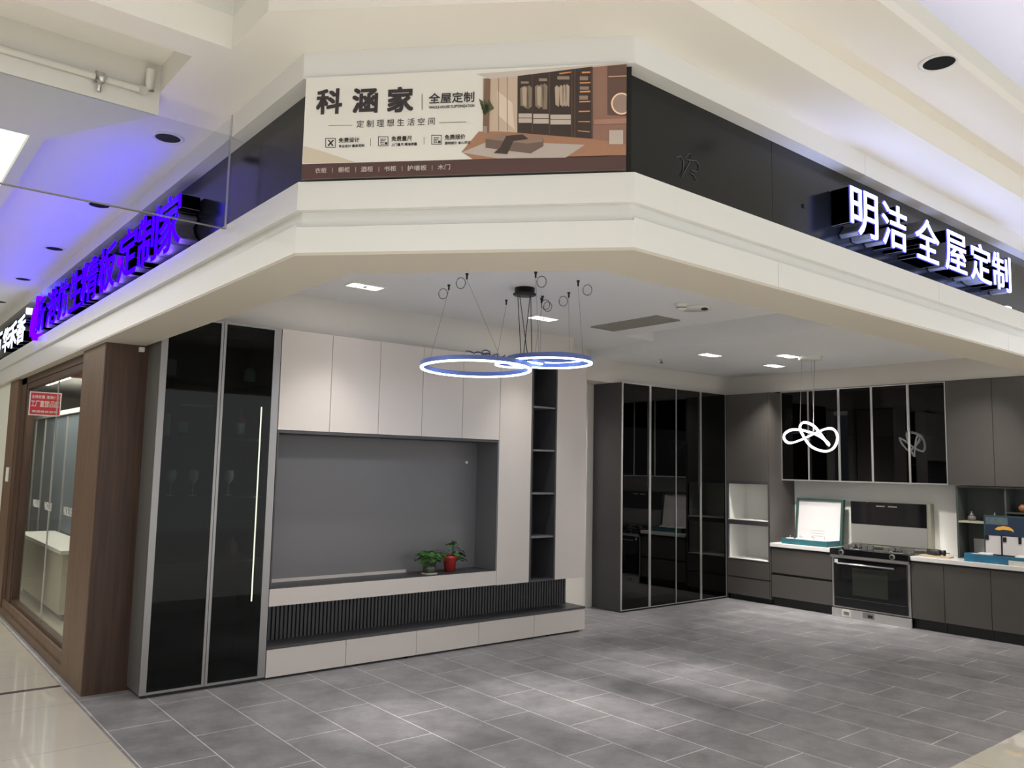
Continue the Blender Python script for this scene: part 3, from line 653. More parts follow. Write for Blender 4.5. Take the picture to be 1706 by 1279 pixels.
# niche
t = thing('tv_niche', (3.88, FY, .57), 'dark grey recessed TV niche with a warm grey apron shelf', 'niche')
box('back_panel', 'niche', t, 2.74, 5.02, 6.68, 6.70, .71, 1.96)
box('side_panel', 'dark', t, 2.722, 2.735, FY, 6.70, .71, 1.985); box('side_panel', 'niche', t, 5.022, 5.037, FY, 6.70, .71, 1.985)
box('top_panel', 'dark', t, 2.735, 5.022, FY+.005, 6.70, 1.962, 1.984)
box('shelf_board', 'dark', t, 2.735, 5.022, FY+.012, 6.68, .69, .71)
box('apron', 'cream', t, 2.722, 5.037, FY, FY+.018, .57, .705, bevel=.001); box('lower_body', 'dark', t, 2.722, 5.037, FY+.02, 6.6, .58, .688)
q = on_plane(777, 770, (0, 6.68, 0), Yn)
o = MB().box(q.x-.012, q.x+.012, 6.672, 6.68, q.z-.012, q.z+.012).build('cable_hole_cap', 'white', t)
box('upstand', 'creamdk', t, 2.735, 4.2, 6.66, 6.68, .71, .735)
for (x0, x1, lb) in ((5.039, 5.458, 'tall warm grey cabinet between the TV niche and the open dark shelf'), (5.815, 6.25, 'tall warm grey end cabinet right of the open dark shelf')):
    t = thing('tall_cabinet', (x0, FY, .565), lb, 'cabinet')
    box('body', 'creamdk', t, x0+.002, x1-.002, FY+.02, 6.97, .57, 2.81)
    box('door', 'cream', t, x0+.001, x1-.001, FY, FY+.018, .566, 2.82, bevel=.001)
t = thing('open_shelf', (5.637, FY, .565), 'narrow dark open shelving column in the TV wall', 'shelf')
b = MB(); b.box(5.461, 5.479, FY, 6.70, .565, 2.81).box(5.795, 5.813, FY, 6.70, .565, 2.81).box(5.479, 5.795, 6.68, 6.70, .565, 2.81).box(5.479, 5.795, FY, 6.68, .565, .583).box(5.479, 5.795, FY, 6.68, 2.79, 2.81)
b.build('body', 'dark', t)
for z in (1.011, 1.455, 1.90, 2.35): box('shelf', 'niche', t, 5.479, 5.795, FY+.01, 6.68, z-.009, z+.009)
# slatted back strip and long bench
t = thing('slat_panel', (4.4, 6.57, .255), 'black vertically slatted strip panel above the long bench', 'slat panel')
MB().box(2.722, 6.19, 6.60, 6.615, .255, .565).build('backing', 'plinth', t)
m = MB()
x = 2.75
while x < 6.18: m.box(x, x+.022, 6.575, 6.60, .256, .564); x += .036
m.build('slats', 'dark', t)['kind'] = 'stuff'
t = thing('tv_bench', (4.45, FY, 0), 'long low TV bench with dark top and five warm grey drawers', 'bench')
box('body', 'creamdk', t, 2.724, 6.255, FY+.02, 6.95, .03, .235)
box('top', 'dark', t, 2.722, 6.26, FY-.003, 6.97, .236, .256)
BS = [2.722, 3.425, 4.132, 4.837, 5.541, 6.258]
for i in range(5): box('drawer', 'cream', t, BS[i]+.002, BS[i+1]-.002, FY, FY+.018, .018, .232, bevel=.001)
box('plinth', 'plinth', t, 2.76, 6.22, FY+.05, 6.9, 0, .03)
for xx in (4.05, 4.95, 5.75): MB().cyl((xx, FY+.035), .016, 0, .03, 12).build('foot', 'blackm', t)
# plants
def leafy(cx, cy, cz, n, rx, rz, mat, name, t, size=(.05, .085), lean=(0, 0), seed=1, zmin=None, ymax=6.66):
    rnd = random.Random(seed); m = MB(); st = MB()
    for k in range(n):
        a = rnd.uniform(0, 2*math.pi); rr = rx*math.sqrt(rnd.random()); zz = cz+rnd.uniform(-.35, 1)*rz*(1-.35*(rr/rx)**2)
        c = Vector((cx+rr*math.cos(a)+lean[0]*(zz-cz), min(cy+rr*math.sin(a)*.8+lean[1]*(zz-cz), ymax-.05), zz))
        if zmin is not None: c.z = max(c.z, zmin)
        L_ = rnd.uniform(*size); d = Vector((math.cos(a), math.sin(a)*.8, rnd.uniform(-.9, .2))).normalized()
        s_ = d.cross(Z).normalized(); nn = s_.cross(d)
        o = [(0, 0, 0), (.18, .38, .03), (.45, .48, .06), (.75, .30, .03), (1, 0, -.06), (.75, -.30, .03), (.45, -.48, .06), (.18, -.38, .03), (.5, 0, -.02)]
        vs = [c+d*(p*L_)+s_*(q*L_)+nn*(r*L_) for p, q, r in o]
        for v in vs:
            if zmin is not None: v.z = max(v.z, zmin+.002)
            v.y = min(v.y, ymax)
        m.add(vs, [(0, 1, 2, 8), (8, 2, 3, 4), (0, 8, 6, 7), (8, 4, 5, 6)], True)
        if k % 2 == 0: st.tube([(cx, cy, cz-.02), ((cx+c.x)/2, (cy+c.y)/2, c.z+.01), c], .0022, 5)
    o = m.build(name, mat, t); o['kind'] = 'stuff'
    if st.v: st.build('stems', 'leaf2', t)
P1 = on_plane(720, 957, (0, 0, .711), Z); P2_ = on_plane(752, 951, (0, 0, .711), Z)
P1 = Vector((4.30, 6.44, .711)); 
q = on_plane(719, 955, (0, 6.42, 0), Yn); P1 = Vector((q.x, 6.46, .711)); q = on_plane(751, 948, (0, 6.50, 0), Yn); P2_ = Vector((q.x, 6.52, .711))
t = thing('potted_pothos', P1, 'bushy green pothos in a clear bowl on the TV niche shelf', 'plant')
MB().lathe((P1.x, P1.y, .711), [(.045, 0), (.062, .012), (.068, .06), (.058, .10), (.054, .10), (.063, .06), (.055, .016), (.0, .012)], 24).build('bowl', glassy('bowl_glass', (.75, .80, .76)), t)
MB().lathe((P1.x, P1.y, .711), [(.075, 0), (.08, .006), (.076, .010), (.02, .010)], 24).build('saucer', 'carton', t)
MB().lathe((P1.x, P1.y, .724), [(.045, 0), (.055, .03), (.05, .05), (.0, .055)], 18).build('roots', pm('pale_roots', (.22, .21, .15), .8, noise=.6, nscale=60), t)
leafy(P1.x, P1.y, .855, 85, .125, .085, 'leaf', 'foliage', t, (.04, .07), seed=3, zmin=.73)
t = thing('potted_plant', P2_, 'small trailing plant in a red pot on the TV niche shelf', 'plant')
MB().lathe((P2_.x, P2_.y, .711), [(.050, 0), (.066, .12), (.072, .125), (.072, .15), (.064, .15), (.06, .13), (.0, .13)], 26).build('pot', 'pot', t)
MB().cyl((P2_.x, P2_.y), .06, .835, .842).build('soil', 'soil', t)
leafy(P2_.x+.03, P2_.y, .91, 16, .06, .10, 'leaf', 'foliage', t, (.05, .08), seed=5, zmin=.86, lean=(.1, 0))
leafy(P2_.x+.10, P2_.y-.01, .83, 20, .055, .08, 'leaf2', 'trailing_foliage', t, (.045, .075), seed=9, zmin=.745)
# cable bundle on the wall cabinets
q0 = on_plane(775, 589, (0, 6.38, 0), Yn)
tag(MB().tube([(q0.x+.02*k, 6.36+.02*math.sin(k*1.3), 2.835+.012*math.sin(k*1.1)) for k in range(0, 26)], .006, 6).tube([(q0.x+.25+.05*math.cos(k*.6), 6.37, 2.855+.022*math.sin(k*.6)) for k in range(11)], .005, 6).build('cable_bundle', pm('blue_black_cable', (.03, .04, .16), .5), None),
    'loose dark blue cable coil lying on top of the TV wall cabinets', 'cable')

# ------------------------------------------------------------------ dark glazed wardrobe and kitchen
WY = 6.87
t = thing('glazed_wardrobe', (8.45, WY, 0), 'tall charcoal wardrobe with four black glass doors left of the kitchen', 'wardrobe')
b = MB(); b.box(7.395, 7.415, WY+.02, 7.37, .0, 2.80).box(9.49, 9.505, WY+.02, 7.37, 0, 2.8).box(7.415, 9.49, 7.35, 7.37, 0, 2.8).box(7.415, 9.49, WY+.022, 7.35, 0.02, .04).box(7.415, 9.49, WY+.022, 7.35, 2.78, 2.8)
b.build('body', 'dark', t)
for z in (.6, 1.2, 1.75, 2.25): box('shelf', 'inner', t, 7.415, 9.49, WY+.05, 7.35, z, z+.018)
wx = [7.395, 7.905, 8.425, 8.935, 9.50]
wl = [.010, .024, .006, .022]; wr = [.014, .006, .014, .010]
for i in range(4):
    d = framed_door(t, wx[i]+.001, wx[i+1]-.001, .02, 2.80, WY, wl[i], wr[i], .010, .010, 'glassk', .02, 'alub')
    if i in (0, 2):
        box('handle', 'alub', d, wx[i+1]-.022, wx[i+1]-.006, WY-.012, WY, 1.50, 2.78)
FX = 9.5
def kb(name, mat, t, y0, y1, z0, z1, x0=FX, x1=FX+.02, bevel=0): return box(name, mat, t, x0, x1, y0, y1, z0, z1, bevel=bevel)
t = thing('oven_tower', (9.8, 6.54, 0), 'dark tall kitchen tower with two lit white open niches', 'cabinet')
b = MB(); b.box(FX+.02, 10.09, 6.195, 6.215, 0.07, 2.79).box(FX+.02, 10.09, 6.85, 6.865, .07, 2.79).box(10.07, 10.09, 6.215, 6.85, .07, 2.79)
b.box(FX+.02, 10.07, 6.215, 6.85, 1.60, 2.79).box(FX+.02, 10.07, 6.215, 6.85, .07, .545); b.build('body', 'kdark', t)
kb('door', 'kdark', t, 6.205, 6.86, 1.60, 2.785, bevel=.001)
m = MB(); m.box(FX, FX+.03, 6.195, 6.215, .54, 1.60).box(FX, FX+.03, 6.845, 6.865, .54, 1.60).box(FX, FX+.03, 6.215, 6.845, 1.56, 1.60).box(FX, FX+.03, 6.215, 6.845, 1.01, 1.07).box(FX, FX+.03, 6.215, 6.845, .535, .55)
m.build('frame', 'dark', t)
wn_ = pm('niche_white', (.88, .88, .83), .5)
for z0, z1 in ((1.07, 1.56), (.55, 1.01)):
    m = MB(); m.box(9.95, 9.96, 6.215, 6.845, z0, z1).box(FX+.03, 9.95, 6.215, 6.222, z0, z1).box(FX+.03, 9.95, 6.838, 6.845, z0, z1).box(FX+.03, 9.95, 6.222, 6.838, z0, z0+.008).box(FX+.03, 9.95, 6.222, 6.838, z1-.008, z1)
    m.build('niche_lining', wn_, t)
    box('niche_edge', 'white', t, FX+.002, FX+.028, 6.216, 6.842, z0-.004, z0+.008)
kb('drawer', 'kdark', t, 6.205, 6.86, .315, .53); kb('drawer', 'kdark', t, 6.205, 6.86, .075, .295)
box('plinth', 'plinth', t, FX+.06, 10.05, 6.2, 6.86, 0, .07)
kb('end_panel', 'kdark', t, 6.183, 6.195, 0.07, 2.79, FX, 10.09)
t = thing('filler_panel', (9.5, 6.87, 0), 'dark slim filler panel between wardrobe and oven tower', 'panel')
MB().box(9.507, 9.53, 6.868, 6.9, 0.0, 2.79).build('board', 'kdark', t)
t = thing('base_cabinet', (9.8, 5.75, 0), 'dark kitchen base cabinet with two wide drawers left of the stove', 'cabinet')
box('body', 'inner', t, FX+.02, 10.08, 5.325, 6.18, .11, .755)
kb('drawer', 'kdark', t, 5.33, 6.17, .425, .735, bevel=.001); kb('drawer', 'kdark', t, 5.33, 6.17, .115, .395, bevel=.001)
kb('grip_recess', 'plinth', t, 5.33, 6.17, .395, .425, FX+.015, FX+.02)
box('plinth', 'plinth', t, FX+.05, 10.05, 5.325, 6.18, 0, .11)
for (y0, y1, lb) in ((4.012, 4.365, 'dark narrow base cabinet immediately right of the stove'), (3.535, 4.008, 'dark base cabinet, second to the right of the stove'), (3.05, 3.531, 'dark base cabinet at the right edge under the worktop'), (2.42, 3.046, 'dark base cabinet beyond the right frame edge')):
    t = thing('base_cabinet', (9.8, (y0+y1)/2, 0), lb, 'cabinet')
    box('body', 'inner', t, FX+.02, 10.08, y0+.002, y1-.002, .11, .755); kb('door', 'kdark', t, y0+.001, y1-.001, .115, .735, bevel=.001)
    box('plinth', 'plinth', t, FX+.05, 10.05, y0, y1, 0, .11)
tag(MB().box(9.48, 10.095, 5.325, 6.18, .757, .805).build('worktop', 'worktop', None, .004), 'white quartz worktop left of the stove', 'worktop')
tag(MB().box(9.48, 10.095, 2.4, 4.362, .757, .805).build('worktop', 'worktop', None, .004), 'white quartz worktop right of the stove', 'worktop')
tag(MB().box(10.085, 10.097, 3.98, 6.18, .806, 1.625).build('backsplash', 'splash', None), 'pale backsplash panel behind the stove', 'backsplash')
# integrated stove
t = thing('stove', (9.75, 4.84, 0), 'wide integrated stove with black glass oven door and two burners', 'stove')
y0, y1 = 4.37, 5.32
box('body', 'steel', t, FX+.005, 10.07, y0+.005, y1-.005, .11, .745)
box('side_trim', 'steel', t, FX-.012, FX+.005, y1-.03, y1, .12, .74); box('side_trim', 'steel', t, FX-.012, FX+.005, y0, y0+.03, .12, .74)
d = kb('oven_door', 'gblack', t, y0+.032, y1-.032, .13, .70, FX-.03, FX+.004, bevel=.003)
MB().box(FX-.032, FX-.03, 4.62, 5.05, .28, .60).build('oven_window', pm('oven_window_glass', (.022, .025, .020), .12), d)
MB().tube([(FX-.065, 4.53, .645), (FX-.065, 5.22, .645)], .009, 10).build('handle', 'alub', d)
MB().box(FX-.065, FX-.03, 4.56, 4.575, .639, .651).box(FX-.065, FX-.03, 5.175, 5.19, .639, .651).build('handle_mount', 'alub', d)
MB().box(FX-.033, FX-.03, 5.23, 5.275, .645, .69).build('sticker', 'white', d)
MB().box(FX-.033, FX-.030, y0+.04, y1-.04, .232, .238).build('seam', pm('seam_green', (.03, .05, .05), .2), d)
kb('lower_rail', 'steel', t, y0, y1, .712, .742, FX-.045, FX+.01)
kb('control_panel', 'gblack', t, y0-.005, y1+.005, .745, .815, FX-.05, FX+.05, bevel=.003)
for yy in (5.17, 4.55):
    MB().cyl((yy, .778), .030, FX-.066, FX-.05, 24, axis='x').build('knob_ring', 'alub', t)
    MB().cyl((yy, .778), .020, FX-.078, FX-.066, 24, axis='x').build('knob', 'blackm', t)
box('cooktop', 'gblack', t, FX+.05, 9.97, y0-.003, y1+.003, .79, .813)
for yc_ in (5.09, 4.60):
    bn = MB().lathe((9.72, yc_, .814), [(.07, 0), (.07, .012), (.045, .02), (.045, .03), (.0, .032)], 24).build('burner', 'blackm', t)
    gr = MB()
    for sx, sy in ((-1, -1), (-1, 1), (1, -1), (1, 1)):
        gr.box(9.72+sx*.075-.012, 9.72+sx*.075+.012, yc_+sy*.115-.03, yc_+sy*.115+.03, .813, .862)
        gr.box(9.72+sx*.075-.008, 9.72+sx*.075+.008, yc_-.01 if sy > 0 else yc_-.1, yc_+.1 if sy > 0 else yc_+.01, .848, .8615)
    gr.box(9.72-.08, 9.72+.08, yc_-.006, yc_+.006, .8485, .8605)
    gr.build('pan_support', pm('cast_iron', (.20, .20, .19), .35, metal=.6), t)
    MB().cyl((9.72, yc_), .125, .8131, .816, 28).build('drip_plate', 'steel', t)
k = MB().box(FX-.03, FX-.01, y0-.01, y1+.0, .0, .105).build('kick_plate', 'alub', t)
MB().box(FX-.032, FX-.03, 5.08, 5.19, .02, .10).build('notice_sheet', 'carton', k); MB().box(FX-.0335, FX-.032, 5.10, 5.17, .035, .075).build('notice_print', 'alu', k)
MB().box(FX-.032, FX-.03, 4.79, 4.93, .03, .10).build('vent_plate', 'alu', k); MB().box(FX-.034, FX-.032, 4.81, 4.87, .045, .075).build('vent_slot', 'plinth', k)
t = thing('range_hood', (10.0, 4.85, .85), 'upright back hood panel, black glass above grey, behind the stove', 'range hood')
m = MB(); m.box(9.985, 10.08, 4.34, 5.325, .83, 1.385); m.build('body', pm('hood_edge', (.38, .38, .30), .35, metal=.4), t)
MB().box(9.975, 9.985, 4.385, 5.32, 1.10, 1.38).build('upper_glass', 'gblack', t); MB().box(9.977, 9.985, 4.385, 5.32, .86, 1.10).build('lower_panel', pm('grey_hood_panel', (.24, .235, .22), .35), t)
MB().box(9.972, 9.975, 4.88, 4.99, 1.325, 1.34).build('button_strip', 'steel', t); MB().box(9.972, 9.975, 4.73, 4.84, 1.325, 1.34).build('button_strip', 'steel', t)
# upper cabinets
UX = 9.78
t = thing('wall_cabinet', (9.9, 5.15, 1.62), 'run of kitchen wall cabinets with five black glass doors in bright frames', 'cabinet')
b = MB(); b.box(UX+.02, 10.09, 4.045, 4.06, 1.625, 2.80).box(UX+.02, 10.09, 6.165, 6.18, 1.625, 2.8).box(UX+.02, 10.09, 4.06, 6.165, 1.625, 1.645).box(UX+.02, 10.09, 4.06, 6.165, 2.78, 2.8).box(10.07, 10.09, 4.06, 6.165, 1.645, 2.78)
b.build('body', 'inner', t); box('shelf', 'inner', t, UX+.05, 10.07, 4.06, 6.165, 2.2, 2.215)
ux = [4.045, 4.475, 4.925, 5.355, 5.775, 6.18]
def kdoor(y0, y1, fl, fr2):
    d = MB().box(UX, UX+.02, y0, y0+fr2, 1.62, 2.81).box(UX, UX+.02, y1-fl, y1, 1.62, 2.81).box(UX, UX+.02, y0+fr2, y1-fl, 1.62, 1.635).box(UX, UX+.02, y0+fr2, y1-fl, 2.80, 2.81).build('door', 'alub', t)
    MB().box(UX+.006, UX+.012, y0+fr2, y1-fl, 1.635, 2.80).build('glass', 'glassk', d); return d
kdoor(ux[4]+.001, ux[5], .010, .014); kdoor(ux[3]+.001, ux[4]-.001, .006, .012); kdoor(ux[2]+.001, ux[3]-.001, .016, .010); kdoor(ux[1]+.001, ux[2]-.001, .014, .008)
d = kdoor(ux[0], ux[1]-.001, .014, .012); MB().box(UX-.012, UX, ux[1]-.006, ux[1]+.010, 2.25, 2.80).build('handle', 'alub', d)
for (y0, y1, lb) in ((3.555, 4.042, 'dark plain wall cabinet directly right of the glass wall cabinets'), (3.06, 3.552, 'dark plain wall cabinet at the upper right frame edge'), (2.42, 3.057, 'dark plain wall cabinet beyond the right frame edge')):
    t = thing('wall_cabinet', (9.9, (y0+y1)/2, 1.62), lb, 'cabinet')
    box('body', 'kdark', t, UX+.02, 10.09, y0+.002, y1-.002, 1.625, 2.80); box('door', 'kdark', t, UX, UX+.018, y0+.001, y1-.001, 1.622, 2.81, bevel=.001)
t = thing('open_kitchen_shelf', (9.93, 3.3, .806), 'dark open shelf unit on the worktop under the plain wall cabinets', 'shelf')
b = MB(); b.box(UX+.02, 10.08, 3.955, 3.975, .806, 1.615).box(UX+.02, 10.08, 2.42, 2.44, .806, 1.615).box(10.065, 10.08, 2.44, 3.955, .806, 1.615).box(UX+.02, 10.065, 2.44, 3.955, 1.597, 1.615).box(UX+.02, 10.065, 2.44, 3.955, .806, .816)
b.box(UX+.03, 10.065, 3.46, 3.478, .816, 1.597); b.build('body', pm('green_grey_board', (.065, .075, .07), .45), t)
box('shelf', 'tan', t, UX+.02, 10.065, 3.478, 3.955, 1.205, 1.225); box('shelf', 'dark', t, UX+.02, 10.065, 2.44, 3.46, 1.33, 1.345)
box('lower_back', 'steel', t, 10.055, 10.065, 3.49, 3.90, .816, 1.02)
for yy, lb in ((3.86, 'glass cruet nearest the shelf side on the tan board'), (3.62, 'glass cruet beside the case lid on the tan shelf')):
    t = thing('cruet', (9.92, yy, 1.226), lb, 'cruet', 'cruets on the kitchen shelf')
    MB().lathe((9.92, yy, 1.226), [(.03, 0), (.045, .02), (.04, .05), (.012, .06)], 16).build('body', pm('smoky_glass', (.16, .16, .15), .1), t); MB().lathe((9.92, yy, 1.286), [(.02, 0), (.022, .01), (.005, .03), (.008, .04), (.0, .045)], 14).build('stopper', 'steel', t)
tag(MB().lathe((9.92, 3.33, 1.346), [(.03, 0), (.05, .03), (.05, .06), (.03, .085), (.0, .09)], 18).build('wooden_ball', 'brownp', None), 'round brown ball ornament on the upper right shelf', 'ornament')

# sample cases on the worktop
def rot_panel(mb, O, U, tilt, w, h, th, ox=0, oz=0):
    # leaning board: U along its width, rises along V tilted back towards +X
    V = Vector((math.sin(tilt), 0, math.cos(tilt))); W = Vector((-math.cos(tilt), 0, math.sin(tilt)))
    return mb.obox(O, U, V, W, 0, w, 0, h, 0, th), V, W
WT = .806
t = thing('sample_case', (9.7, 5.75, WT), 'open teal sample case with white foam lid standing left of the stove', 'sample case')
m = MB(); m.box(9.55, 9.90, 5.42, 6.05, WT, WT+.012).box(9.55, 9.56, 5.42, 6.05, WT+.012, WT+.07).box(9.89, 9.90, 5.42, 6.05, WT+.012, WT+.07).box(9.56, 9.89, 5.42, 5.43, WT+.012, WT+.07).box(9.56, 9.89, 6.04, 6.05, WT+.012, WT+.07); m.build('tray', 'teal', t)
MB().box(9.562, 9.888, 5.432, 6.038, WT+.012, WT+.05).build('tray_lining', 'foam', t)
O = Vector((9.905, 6.05, WT+.01)); U = Vector((0, -1, 0))
m = MB(); _, V, W = rot_panel(m, O, U, .12, .66, .575, .012); lid = m.build('lid', 'tealdk', t)
m = MB(); m.obox(O, U, V, W, 0, .03, 0, .575, .012, .05); m.obox(O, U, V, W, .63, .66, 0, .575, .012, .05); m.obox(O, U, V, W, .03, .63, .55, .575, .012, .05); m.build('lid_rim', 'tealdk', lid)
MB().obox(O, U, V, W, .03, .63, .02, .55, .012, .030).build('lid_foam', 'foam', lid)
MB().obox(O, U, V, W, .03, .63, .02, .32, .030, .036).build('foam_ledge', 'foam', lid)
m = MB()
for k in range(3): m.obox(O, U, V, W, .22, .42, .09+k*.035, .096+k*.035, .036, .039)
m.build('foam_grooves', 'creamdk', lid)
rnd = random.Random(4)
gr = 'white fittings in the teal sample case'
for k in range(6):
    y = 5.98-k*.085; x = 9.62+.10*(k % 2)
    tt = thing('sample_fitting', (x, y, WT+.051), 'white fitting with wire clip in the teal case, %s' % ['leftmost', 'second from left', 'third from left', 'third from right', 'second from right', 'rightmost'][k], 'fitting', gr)
    MB().box(x-.035, x+.06, y-.032, y+.032, WT+.0505, WT+.075).build('block', 'white', tt, .006)
    MB().tube([(x-.02, y-.02, WT+.076), (x-.01, y-.015, WT+.10), (x+.03, y+.0, WT+.105), (x+.05, y+.02, WT+.08)], .0035, 6).build('clip', 'steel', tt)
# right-hand case
t = thing('sample_case', (9.7, 3.4, WT), 'open blue printed case with upright lid on the right worktop', 'sample case')
MB().box(9.53, 9.76, 2.98, 3.80, WT, WT+.010).box(9.53, 9.54, 2.98, 3.80, WT+.01, WT+.085).box(9.54, 9.76, 3.79, 3.80, WT+.01, WT+.085).box(9.54, 9.76, 2.98, 2.99, WT+.01, WT+.085).build('tray', pm('blue_case_print', (.03, .16, .28), .3, noise=.35, nscale=6), t)
MB().box(9.542, 9.755, 2.992, 3.788, WT+.012, WT+.075).build('tray_lining', 'foam', t)
O = Vector((9.768, 3.68, WT+.03)); m = MB(); _, V, W = rot_panel(m, O, U, .03, .80, .47, .010); lid = m.build('lid', 'tealdk', t)
MB().obox(O, U, V, W, .015, .79, .25, .455, .010, .014).build('lid_print', 'print', lid)
MB().obox(O, U, V, W, .015, .79, .02, .25, .010, .013).build('lid_white', 'foam', lid)
m = MB(); pts = [(.11, .32), (.14, .345), (.20, .36), (.26, .35), (.29, .33), (.30, .30), (.27, .315), (.20, .32), (.15, .31)]
m.add([O+U*a+V*b+W*.0155 for a, b in pts], [list(range(len(pts)))[::-1]]); m.build('print_dish', 'yellow', lid)
MB().obox(O, U, V, W, .02, .24, .37, .45, .014, .0148).build('print_window', pm('print_grey', (.10, .14, .16), .4, noise=.5, nscale=20), lid)
m = MB(); m.obox(O, U, V, W, .17, .185, .02, .26, .013, .02).obox(O, U, V, W, .01, .05, .20, .25, .013, .02).obox(O, U, V, W, .19, .225, .19, .24, .013, .02).obox(O, U, V, W, .34, .37, .18, .25, .013, .02).build('fittings', 'blackm', lid)
m = MB(); m.obox(O, U, V, W, .40, .60, .37, .38, .014, .0148); m.build('print_line', 'steel', lid)
for k, (x, y, a) in enumerate(((9.62, 3.62, 0), (9.66, 3.45, 1), (9.62, 3.25, 2))):
    tt = thing('sample_fitting', (x, y, WT+.076), ['white fitting at the left end of the blue case', 'dark bar fitting lying across the white blocks in the blue case', 'white fitting at the right of the blue case'][k], 'fitting')
    if k == 1: MB().box(x-.015, x+.015, y-.1, y+.1, WT+.0755, WT+.09).build('bar', 'blackm', tt)
    else: MB().box(x-.05, x+.07, y-.06, y+.06, WT+.0755, WT+.098).build('block', 'white', tt, .006)
# drill on its board
t = thing('wooden_board', (9.85, 4.1, WT), 'pale wooden board under the power drill on the worktop', 'board')
MB().box(9.64, 9.76, 4.0, 4.33, WT, WT+.014).build('plank', 'board', t, .003)
t = thing('power_drill', (9.70, 4.15, WT+.015), 'black power drill lying on the worktop right of the stove', 'drill')
MB().cyl((9.70, WT+.05), .033, 4.12, 4.26, 20, axis='y').build('motor_housing', 'drill', t)
MB().cyl((9.70, WT+.05), .033, 4.07, 4.12, 20, .022, axis='y').cyl((9.70, WT+.05), .004, 4.02, 4.07, 10, axis='y').build('chuck', 'blackm', t)
MB().obox((9.70, 4.15, WT+.03), Vector((-.94, .34, 0)), Vector((.34, .94, 0)), Z, 0, .06, -.018, .018, -.012, .018).build('grip', 'drill', t)
t = thing('sample_tray', (9.6, 3.2, WT), 'small clear tray with green print at the right end of the worktop', 'tray')
MB().box(9.52, 9.60, 3.18, 3.36, WT, WT+.012).box(9.52, 9.525, 3.18, 3.36, WT+.012, WT+.05).build('tray', 'carton', t); MB().box(9.53, 9.59, 3.20, 3.33, WT+.012, WT+.03).build('leaf_print', 'leaf2', t)

# ------------------------------------------------------------------ ceiling fittings
gl0 = None
gl_labels = ['twin-lamp recessed spotlight near the left end of the living ceiling', 'twin-lamp recessed spotlight right of the ring lamp canopy', 'twin-lamp recessed spotlight in the kitchen ceiling nearest the living area',
             'twin-lamp recessed spotlight in front of the oven tower', 'twin-lamp recessed spotlight half behind the white pendant canopy',
             'unseen twin-lamp recessed spotlight tucked behind the corner soffit at its left', 'unseen twin-lamp recessed spotlight tucked behind the middle of the corner soffit', 'unseen twin-lamp recessed spotlight tucked behind the right soffit', 'unseen twin-lamp recessed spotlight of the kitchen hidden behind the right fascia']
for i, (x, y, z) in enumerate(LAMPS):
    if gl0 is None:
        t = thing('grille_spotlight', (0, 0, 0), '', 'ceiling light', 'twin recessed spotlights inside the shop')
        MB().box(-.155, .155, -.085, -.070, -.006, 0).box(-.155, .155, .070, .085, -.006, 0).box(-.155, -.140, -.07, .07, -.006, 0).box(.140, .155, -.07, .07, -.006, 0).build('frame', 'white', t)
        MB().box(-.14, .14, -.07, .07, -.003, -.001).build('reflector', 'lampdim', t)
        for sx in (-.072, .072):
            MB().cyl((sx, 0), .050, -.008, -.003, 20).build('lamp', 'lamp', t)
        MB().box(-.014, .014, -.02, .02, -.010, -.003).build('holder', 'blackm', t)
        gl0 = t
    else: t = copy_tree(gl0)
    t['label'] = gl_labels[i]; t.location = (x, y, z)
    for k, sx in enumerate((-.072, .072)):
        tg = {0: (x+sx, y+(.35 if k == 0 else -1.6), 0), 1: (x+sx*2, y+(.3 if k else -1.9), 0), 2: ((x, y-1.0, 0) if k else (7.0, 7.3, .9)), 3: ((9.65, 6.5, .9) if k else (9.1, 5.2, 0)), 4: ((9.9, 5.3, .8) if k else (9.2, 4.9, 0)), 5: ((3.05, 4.8, 0) if k else (3.3, 6.6, .8)), 6: ((4.2, 4.75, 0) if k else (4.4, 4.05, 0)), 7: ((5.7, 4.9, 0) if k else (5.75, 4.2, 0)), 8: ((9.95, 4.0, .9) if k else (9.6, 3.6, .2))}[i]
        pw = {(0, 0): 42, (1, 1): 42, (2, 0): 190, (4, 0): 70, (4, 1): 190, (5, 0): 75}.get((i, k), LP[i])
        wide = i < 5 or i == 8 or (i, k) == (5, 0)
        spot('spot_beam', (x+sx, y, z-.02), pw, ang=(74 if wide else 25), blend=(.9 if wide else .95), target=tg, rad=(.16 if (i, k) == (5, 0) else .045))
# ac vent
t = thing('ceiling_vent', (5.95, 5.3, LZ-.012), 'grey slatted air vent in the living area ceiling', 'vent')
vx0, vx1, vy0, vy1 = 5.80, 6.14, 4.96, 5.84
m = MB(); m.box(vx0, vx1, vy0, vy0+.02, LZ-.012, LZ).box(vx0, vx1, vy1-.02, vy1, LZ-.012, LZ).box(vx0, vx0+.02, vy0+.02, vy1-.02, LZ-.012, LZ).box(vx1-.02, vx1, vy0+.02, vy1-.02, LZ-.012, LZ)
m.build('frame', pm('vent_frame', (.30, .29, .26), .5), t)
MB().box(vx0+.02, vx1-.02, vy0+.02, vy1-.02, LZ-.003, LZ-.001).build('backing', 'plinth', t)
m = MB()
for k in range(24): y = vy0+.03+k*.0345; m.box(vx0+.02, vx1-.02, y, y+.022, LZ-.011, LZ-.004)
m.build('slats', pm('vent_slat', (.34, .33, .29), .5), t)
q = on_plane(1135, 506, (0, 0, LZ), Z)
t = thing('smoke_detector', (q.x, q.y, LZ-.06), 'white smoke detector on the living area ceiling', 'detector')
MB().lathe((q.x, q.y, LZ), [(.062, 0), (.058, -.014), (.045, -.02), (.045, -.045), (.03, -.058), (0, -.06)][::-1], 24).build('housing', 'white', t)
MB().cyl((q.x, q.y), .0462, LZ-.040, LZ-.034, 24).build('slot', 'blackm', t)
q = on_plane(1160, 513, (0, 0, LZ), Z)
